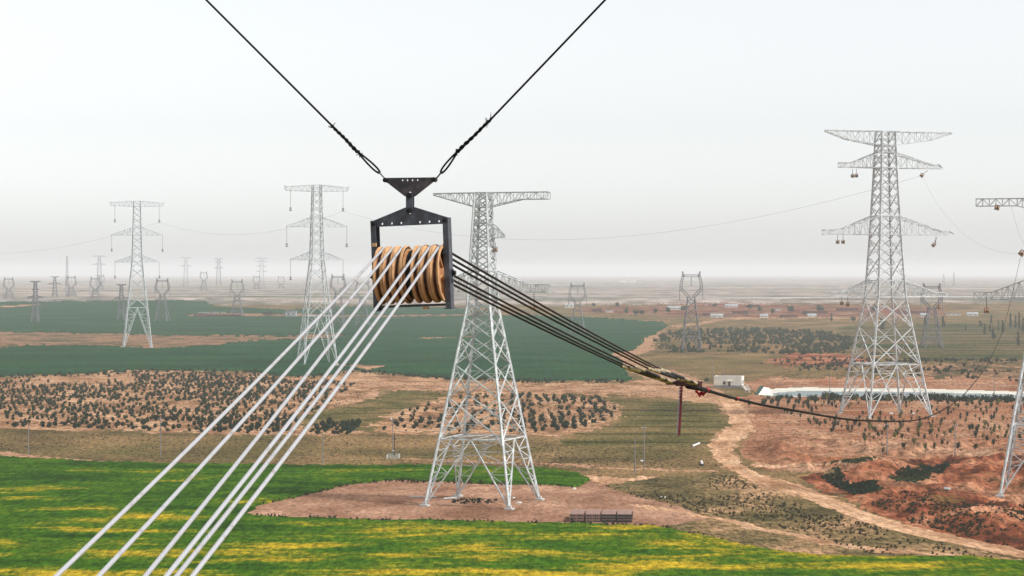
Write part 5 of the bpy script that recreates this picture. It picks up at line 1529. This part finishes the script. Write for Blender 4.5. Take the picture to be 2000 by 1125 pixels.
VL = [(1317, 605, 25, 4, 'W', 'long white roofed house left of the nearest cup tower'), (1400, 620, 24, 4, 'W', 'white roofed long house just right of the nearest cup tower'), (1492, 620.5, 15, 4, 'W', 'small white roofed house at the village front'),
      (1585, 619, 16, 3, 'W', 'low white roofed shed at the right end of the village front'), (1112, 601, 17, 5, 'W', 'white house left of the far cup tower'), (1517, 607, 14, 3, 'W', 'white roofed house in the middle of the village'),
      (1428, 600, 24, 3, 'W', 'long pale roofed house at the back of the village'), (1166, 609.5, 20, 6, 'B', 'red brick farmhouse standing alone on bare soil'), 
      (1805, 619, 15, 4, 'W', 'white roofed shed right of the tallest tower'), (1862, 616, 27, 4, 'G', 'long grey greenhouse right of the tallest tower'), (1899, 617, 21, 4, 'W', 'white shed at the far right plain'),
      (1445, 613, 30, 5, 'B', 'brick house in the middle of the village'), (1540, 620, 30, 5, 'B', 'brick house at the village front below the big tree'),
      (1382, 617, 20, 5, 'B', 'brick courtyard beside the nearest cup tower'), (1470, 600, 26, 4, 'B', 'brick house at the back of the village'), (1655, 607, 40, 5, 'B', 'long red brick house left of the tallest tower'),
      (1600, 612, 30, 4, 'B', 'low brick house under the dark trees'), (1780, 612, 50, 4, 'B', 'long red brick house right of the tallest tower'), (1190, 610, 14, 3, 'W', 'low white wall right of the brick farmhouse'),
      (1215, 552, 14, 5, 'W', 'pale block of buildings on the hazy hill right of the far cup tower'), (1236, 551, 12, 7, 'W', 'taller pale building on the hazy hill')]
for (px, py, w_, h_, k, lab) in VL:
    shed(px, py, w_, h_, M['brick'] if k == 'B' else M['white'], {'W': M['sheet'], 'B': M['brick'], 'G': M['plinth']}[k], lab, 'farm_house', 9 if k != 'B' else 12, k == 'W' and w_ > 14, R(random.uniform(-6, 6)))
# distant long viaduct with pale barrier
def viaduct():
    pts = [at_depth(px, d) for px, d in ((-500, 2560), (0, 2600), (400, 2750), (1000, 2800), (1300, 2790), (1700, 2850), (2000, 2900), (2600, 2950))]
    rows_ = [588, 588, 584, 581, 581.5, 579, 577.5, 574]
    root = empty('viaduct', (0, 0, 0)); tag(root, 'long low pale viaduct crossing the whole plain in the haze', 'viaduct')
    cp_ = [P(px, ry, p.y) for (px, p, ry) in zip((-500, 0, 400, 1000, 1300, 1700, 2000, 2600), pts, rows_)]
    line = catmull(cp_, 10)
    b = MB()
    for p, q in zip(line[:-1], line[1:]): b.bar(p, q + (q - p) * 0.001, 9.0, 0.9)
    b.build('deck', M['roofgrey'], root)
    b = MB()
    for p, q in zip(line[:-1], line[1:]):
        off = Vector((0, -4.6, -0.9)); b.bar(p + off, q + off, 0.5, 1.5)
    b.build('girder', M['whitepaint'], root)
    for p, q in zip(line[:-1], line[1:]):
        for t in (0.25, 0.75):
            c = p.lerp(q, t); zz = float(H(c.x, c.y)); hh = max(c.z - zz, 0.6)
            m_ = MB(); m_.box((c.x, c.y, c.z - hh / 2 - 0.6), (2.2, 5, hh + 1)); m_.build('pier', M['pole'], root)
viaduct()

# ------------------------------------------------------------------ poles
def pole(px, py, topy, lab, arm=0, r=0.16):
    g = G(px, py); h = (py - topy) / F * g.y
    root = empty('utility_pole', g); tag(root, lab, 'pole', 'utility poles')
    b = MB(); b.tube([(0, 0, -0.3), (0, 0, h)], [r * 1.25, r * 0.8], 8); b.build('shaft', M['pole'], root)
    if arm:
        b = MB(); b.box((0, -0.1, h - 0.7), (arm, 0.12, 0.12)); a_ = b.build('crossarm', M['pole'], root)
        for s in (-0.45, 0, 0.45):
            b = MB(); b.lathe([(h - 0.64, 0.05), (h - 0.5, 0.09), (h - 0.4, 0.04)], 'Z', 6, (s * arm, -0.1, 0)); b.build('insulator', M['whitepaint'], a_)
for (px, py, ty, lab, arm) in ((55, 889, 829, 'leftmost concrete pole at the far edge of the flowering field', 0), (313, 892, 815, 'concrete pole between the left edge and the white cables', 1.4),
    (630, 905, 846, 'concrete pole standing left of the fenced pole', 0), (1240, 925, 856, 'left one of two poles on the brown grass below the running board', 0), (1258, 916, 831, 'right taller one of two poles on the brown grass below the running board', 1.2),
    (1392, 742, 707, 'pole behind the left corner of the white house', 0), (1412, 757, 715, 'pole in front of the white house', 0), (1417, 768, 745, 'white post below the white house', 0),
    (1591, 720, 714, 'white lamp post behind the canal', 0), (1621, 772, 727, 'thin pole at the canal left of the tallest tower', 0), (1733, 888, 825, 'pole in the orchard below the tallest tower', 1.2),
    (1866, 890, 826, 'pole in the orchard right of the tallest tower', 1.2), (1942, 772, 735, 'pole at the canal near the right edge', 0)):
    pole(px, py, ty, lab, arm, 0.14)
gp = G(768, 895); root = empty('camera_mast', gp); tag(root, 'twin pole mast with a white dome inside a white fence, left of the nearest tower', 'mast')
h_ = 80 / F * gp.y
b = MB(); b.tube([(-0.15, 0, -.3), (-0.15, 0, h_)], [0.16, 0.09], 8); b.build('shaft', M['pole'], root)
b = MB(); b.tube([(0.28, 0, -.3), (0.28, 0, h_ * 0.62)], [0.14, 0.1], 8); b.build('dark_shaft', M['bolt'], root)
b = MB(); b.box((-0.15, 0, h_ - 0.9), (1.6, 0.1, 0.1)); b.build('arm', M['pole'], root)
b = MB(); b.lathe([(h_ - 0.7, 0.0), (h_ - 0.65, 0.25), (h_ - 0.4, 0.3), (h_ - 0.2, 0.2), (h_ - 0.15, 0)], 'Z', 10, (-0.6, 0, 0)); b.build('dome', M['whitepaint'], root)
b = MB(); b.box((0.05, -0.2, 2.1), (0.8, 0.4, 0.2)); b.build('box', M['whitepaint'], root)
fe = empty('white_fence', gp); tag(fe, 'small square white picket fence around the twin pole mast', 'fence')
for (x0, y0, x1, y1) in ((-1.7, -3, 1.7, -3), (1.7, -3, 1.7, 3), (1.7, 3, -1.7, 3), (-1.7, 3, -1.7, -3)):
    b = MB(); b.bar((x0, y0, 0.3), (x1, y1, 0.3), 0.06); b.bar((x0, y0, 0.9), (x1, y1, 0.9), 0.06); b.build('rail', M['whitepaint'], fe)
    n_ = 9
    for k in range(n_):
        t = k / n_; b = MB(); b.box((x0 + (x1 - x0) * t, y0 + (y1 - y0) * t, 0.5), (0.09, 0.09, 1.15)); b.build('picket', M['whitepaint'], fe)
# fence behind the canal
cf = empty('canal_fence', (0, 0, 0)); tag(cf, 'thin wire fence of grey posts behind the canal', 'fence')
pm = None; prev = None; wr = MB()
for k in range(46):
    px = 1500 + k * 12; py = 754 + max(0, (px - 1800)) * 0.026
    g = G(px, py)
    if pm is None:
        b = MB(); b.box((0, 0, 0.9), (0.16, 0.16, 2.0)); pm = b.mesh('post'); pm.materials.append(M['pole'])
    o = link('post', pm, cf); o.location = g
    if prev is not None:
        for zz in (0.8, 1.7): wr.bar(prev + Vector((0, 0, zz)), g + Vector((0, 0, zz)), 0.05)
    prev = g
wr.build('wires', M['wire'], cf)

# ------------------------------------------------------------------ things on the bare pad
M['crate'] = plain('grey_crate', (0.29, 0.165, 0.13), 0.7, var=0.25, scale=1.2)
M['crateside'] = plain('dark_crate_side', (0.012, 0.011, 0.016), 0.7, var=0.3, scale=2)
def crate_mesh(dark):
    b = MB(); w_, d_, h_ = 1.5, 2.0, 0.56
    b.box((0, 0, h_ - 0.05), (w_, d_, 0.09), 0)
    b.box((0, 0, (h_ - 0.10) / 2), (w_ - 0.12, d_ - 0.06, h_ - 0.11), 1)
    if not dark:
        for k in range(3):   # scalloped pale front
            x0 = -w_ / 2 + 0.06 + k * (w_ - 0.12) / 3; dx = (w_ - 0.12) / 3
            b.add([(x0 + 0.02, -d_ / 2 - 0.01, h_ - 0.1), (x0 + dx - 0.02, -d_ / 2 - 0.01, h_ - 0.1), (x0 + dx / 2, -d_ / 2 - 0.01, 0.16), (x0 + 0.02, -d_ / 2 + 0.03, h_ - 0.1), (x0 + dx - 0.02, -d_ / 2 + 0.03, h_ - 0.1), (x0 + dx / 2, -d_ / 2 + 0.03, 0.16)],
                  [(0, 2, 1), (3, 4, 5), (0, 1, 4, 3), (1, 2, 5, 4), (2, 0, 3, 5)], 0)
    for x in (-w_ / 2 + 0.05, w_ / 2 - 0.05):
        b.box((x, 0, (h_ - 0.10) / 2), (0.08, d_, h_ - 0.10), 0 if not dark else 1)
    me = b.mesh('crate'); me.materials.append(M['crate']); me.materials.append(M['crateside']); return me
CM = [crate_mesh(False), crate_mesh(True)]
c0 = G(1112, 1020); rz = R(-3)
rnd = random.Random(2)
colx = [0.75, 2.27, 4.15, 5.67, 7.45, 8.97, 10.75, 12.27]
for ci, cx in enumerate(colx):
    for ri in range(4):
        for li in range(3):
            o = link('crate', CM[1 if ci > 3 else 0])
            x = cx + rnd.uniform(-0.03, 0.03) + ri * 0.10; y = 1.1 + ri * 2.12 + rnd.uniform(-0.04, 0.04)
            if li == 2 and rnd.random() < 0.07 and ri > 0: o.rotation_euler = (0, 0, rz + 0.05)
            else: o.rotation_euler = (0, 0, rz)
            X = c0.x + x * math.cos(rz) - y * math.sin(rz); Y = c0.y + x * math.sin(rz) + y * math.cos(rz)
            o.location = (X, Y, float(H(c0.x + 7, c0.y + 4)) + 0.03 + li * 0.575)
            lab = '%s crate, %s row, %s layer, %s column of the stacks on the bare pad' % ('dark fronted' if ci > 3 else 'scalloped grey', ('front', 'second', 'third', 'rear')[ri], ('bottom', 'middle', 'top')[li], ORD[ci])
            tag(o, lab, 'crate', 'dark fronted stacked crates' if ci > 3 else 'scalloped stacked crates')
def at_pad(px, py): return G(px, py)
g = at_pad(826, 971); b = MB(); b.box((0, 0, 0.12), (6.2, 0.25, 0.2)); b.box((-3.0, 0, 0.18), (0.3, 0.3, 0.3))
o = b.build('steel_beam', M['galv']); o.location = g; tag(o, 'long white steel beam lying left of the nearest tower foot', 'beam')
g = at_pad(880, 974); b = MB(); b.box((0, 0, 0.1), (3.0, 1.2, 0.1)); b.box((0.8, 1.6, 0.14), (2.6, 0.5, 0.12), rz=0.3); b.box((-1.0, -0.9, 0.12), (1.4, 0.9, 0.08), rz=0.6)
o = b.build('board_pile', M['whitepaint']); o.location = g; tag(o, 'pile of white boards beside the rear left foot of the nearest tower', 'boards')
g = at_pad(912, 982)
stuff_clumps('pad_weeds', scatter([(880, 976), (960, 976), (985, 982), (930, 986), (880, 983)], 40, 33), 10, 0.25, 0.6, 0.5, M['shrub'], 'dark weeds under the nearest tower', 'weeds', 0.5, 12)
def bag(px, py, s, lab):
    rnd = random.Random(px); g = G(px, py); bm = bmesh.new(); bmesh.ops.create_icosphere(bm, subdivisions=2, radius=s)
    for v in bm.verts:
        v.co = Vector((v.co.x * 1.3, v.co.y, max(v.co.z * 0.6, -0.1 * s) + 0.1 * s)) * (1 + 0.25 * rnd.uniform(-1, 1))
    me = bpy.data.meshes.new('white_bag'); bm.to_mesh(me); bm.free()
    o = link('white_bag', me, None, [M['whitepaint']]); o.location = g; tag(o, lab, 'bag', 'white bags')
bag(1013, 983, 0.5, 'crumpled white bag right of the front foot of the nearest tower')
bag(1003, 973, 0.35, 'small white bag behind the front foot of the nearest tower')
bag(1122, 955, 0.4, 'white scrap at the far right corner of the bare pad')
bag(1295, 972, 0.45, 'white bag in the scrub right of the bare pad')
bag(1254, 901, 0.45, 'white lump beside the two poles on the brown grass')
bag(1741, 808, 0.6, 'white heap under the tallest tower')
bag(1784, 808, 0.5, 'white sack right of the rear foot of the tallest tower')
bag(1851, 956, 0.7, 'pale slab on the red bank left of the right edge tower')
def pipe(px, py, px2, py2, r, lab):
    a = G(px, py); c = G(px2, py2); b = MB(); z = Vector((0, 0, r)); b.tube([a + z, c + z], r, 12, cap=False); b.tube([c + z, a + z], r * 0.8, 12, cap=False)
    tag(b.build('concrete_pipe', M['whitepaint'], smooth=True), lab, 'pipe', 'concrete pipes')
pipe(1352, 874, 1366, 868, 0.32, 'white concrete pipe lying on the dry grass left of the dirt road')
pipe(1370, 904, 1372, 911, 0.36, 'white concrete pipe lying near the bend of the dirt road')

# ------------------------------------------------------------------ people
M['skin'] = plain('skin', (0.35, 0.2, 0.13), 0.6, var=0.1)
M['hair'] = plain('hard_hat', (0.62, 0.4, 0.05), 0.4, var=0.1)
def person(loc, rz, joints, edges, radii, mats, zsplit, lab):
    me = bpy.data.meshes.new('person')
    me.from_pydata(joints, edges, [])
    o = bpy.data.objects.new('person_tmp', me); COL.objects.link(o)
    sk = o.modifiers.new('skin', 'SKIN'); su = o.modifiers.new('sub', 'SUBSURF'); su.levels = 1; su.render_levels = 1
    for i, r_ in enumerate(radii):
        me.skin_vertices[0].data[i].radius = (r_, r_)
        me.skin_vertices[0].data[i].use_root = (i == 0)
    dg = bpy.context.evaluated_depsgraph_get()
    ev = bpy.data.meshes.new_from_object(o.evaluated_get(dg))
    bpy.data.objects.remove(o)
    for m_ in mats: ev.materials.append(m_)
    for p in ev.polygons:
        p.use_smooth = True
        z = p.center.z
        p.material_index = 0 if z < zsplit[0] else (1 if z < zsplit[1] else 2)
    r = link('person', ev); r.location = loc; r.rotation_euler = (0, 0, rz); tag(r, lab, 'person', 'workers')
    hd = Vector(joints[-1]); b = MB(); b.lathe([(hd.z + 0.02, 0.155), (hd.z + 0.04, 0.13), (hd.z + 0.12, 0.10), (hd.z + 0.155, 0.0)], 'Z', 10, (hd.x, hd.y, 0)); b.build('hard_hat', M['hair'], r)
    return r
ST = [(0, 0, 0.95), (0, 0, 1.2), (0, 0, 1.42), (0.1, 0, 0.88), (0.12, 0.02, 0.48), (0.13, 0.0, 0.07), (0.13, -0.14, 0.04), (-0.1, 0, 0.88), (-0.12, -0.03, 0.48), (-0.13, 0.0, 0.07), (-0.13, -0.14, 0.04),
      (0.2, 0, 1.4), (0.27, 0.03, 1.12), (0.25, -0.12, 0.88), (0.24, -0.18, 0.78), (-0.2, 0, 1.4), (-0.28, 0.02, 1.12), (-0.3, -0.05, 0.88), (-0.3, -0.08, 0.78), (0, -0.01, 1.52), (0, -0.02, 1.66)]
SE = [(0, 1), (1, 2), (0, 3), (3, 4), (4, 5), (5, 6), (0, 7), (7, 8), (8, 9), (9, 10), (2, 11), (11, 12), (12, 13), (13, 14), (2, 15), (15, 16), (16, 17), (17, 18), (2, 19), (19, 20)]
SR = [0.15, 0.15, 0.13, 0.1, 0.075, 0.05, 0.045, 0.1, 0.075, 0.05, 0.045, 0.075, 0.055, 0.045, 0.04, 0.075, 0.055, 0.045, 0.04, 0.055, 0.105]
M['cloth_dark'] = plain('dark_trousers', (0.02, 0.02, 0.03), 0.85, var=0.2)
M['cloth_light'] = plain('pale_shirt', (0.5, 0.48, 0.4), 0.85, var=0.15)
M['cloth_red'] = plain('dark_red_trousers', (0.16, 0.02, 0.02), 0.85, var=0.2)
M['cloth_hi'] = plain('yellow_vest', (0.55, 0.5, 0.2), 0.85, var=0.2)
person(G(1816.8, 807), R(20), ST, SE, SR, [M['cloth_dark'], M['cloth_light'], M['skin']], (0.98, 1.47), 'worker in dark trousers by the tallest tower foot, left one of two')
person(G(1824, 807), R(-40), ST, SE, SR, [M['cloth_red'], M['cloth_hi'], M['skin']], (0.98, 1.47), 'worker in dark red trousers by the tallest tower foot, right one of two')
HG = list(ST)
for i, c in {4: (0.14, -0.25, 0.55), 5: (0.13, -0.18, 0.15), 6: (0.13, -0.3, 0.1), 8: (-0.12, -0.12, 0.5), 9: (-0.1, -0.1, 0.08), 10: (-0.1, -0.22, 0.02), 12: (0.2, -0.1, 1.66), 13: (0.06, -0.08, 1.88), 14: (0.03, -0.06, 1.97), 16: (-0.2, -0.12, 1.6), 17: (-0.06, -0.12, 1.8), 18: (-0.02, -0.1, 1.88)}.items(): HG[i] = c
hp = P(1826.5, 478, dB - 0.6)
person(hp, R(30), HG, SE, SR, [M['cloth_dark'], M['cloth_dark'], M['skin']], (0.98, 1.47), 'worker in dark clothes hanging on a rope under an arm of the tallest tower')
b = MB(); b.tube([hp + Vector((0, -0.07, 0.2)), P(1826.5, 461, dB - 0.6)], 0.05, 5); tag(b.build('climbing_rope', M['wire']), 'short rope holding the hanging worker below the arm', 'rope')

# ------------------------------------------------------------------ haze
def haze():
    b = MB(); b.box((0, 0, 60.0), (46800, 46800, 136.0))
    m = bpy.data.materials.new('haze_air'); m.use_nodes = True
    t = m.node_tree; t.nodes.clear()
    out = t.nodes.new('ShaderNodeOutputMaterial'); v = t.nodes.new('ShaderNodeVolumePrincipled')
    v.inputs['Color'].default_value = (0.955, 0.975, 1.0, 1)
    v.inputs['Density'].default_value = HAZE_DENSITY
    v.inputs['Anisotropy'].default_value = 0.0
    t.links.new(v.outputs[0], out.inputs['Volume'])
    o = b.build('haze', m); tag(o, kind='stuff')
haze()
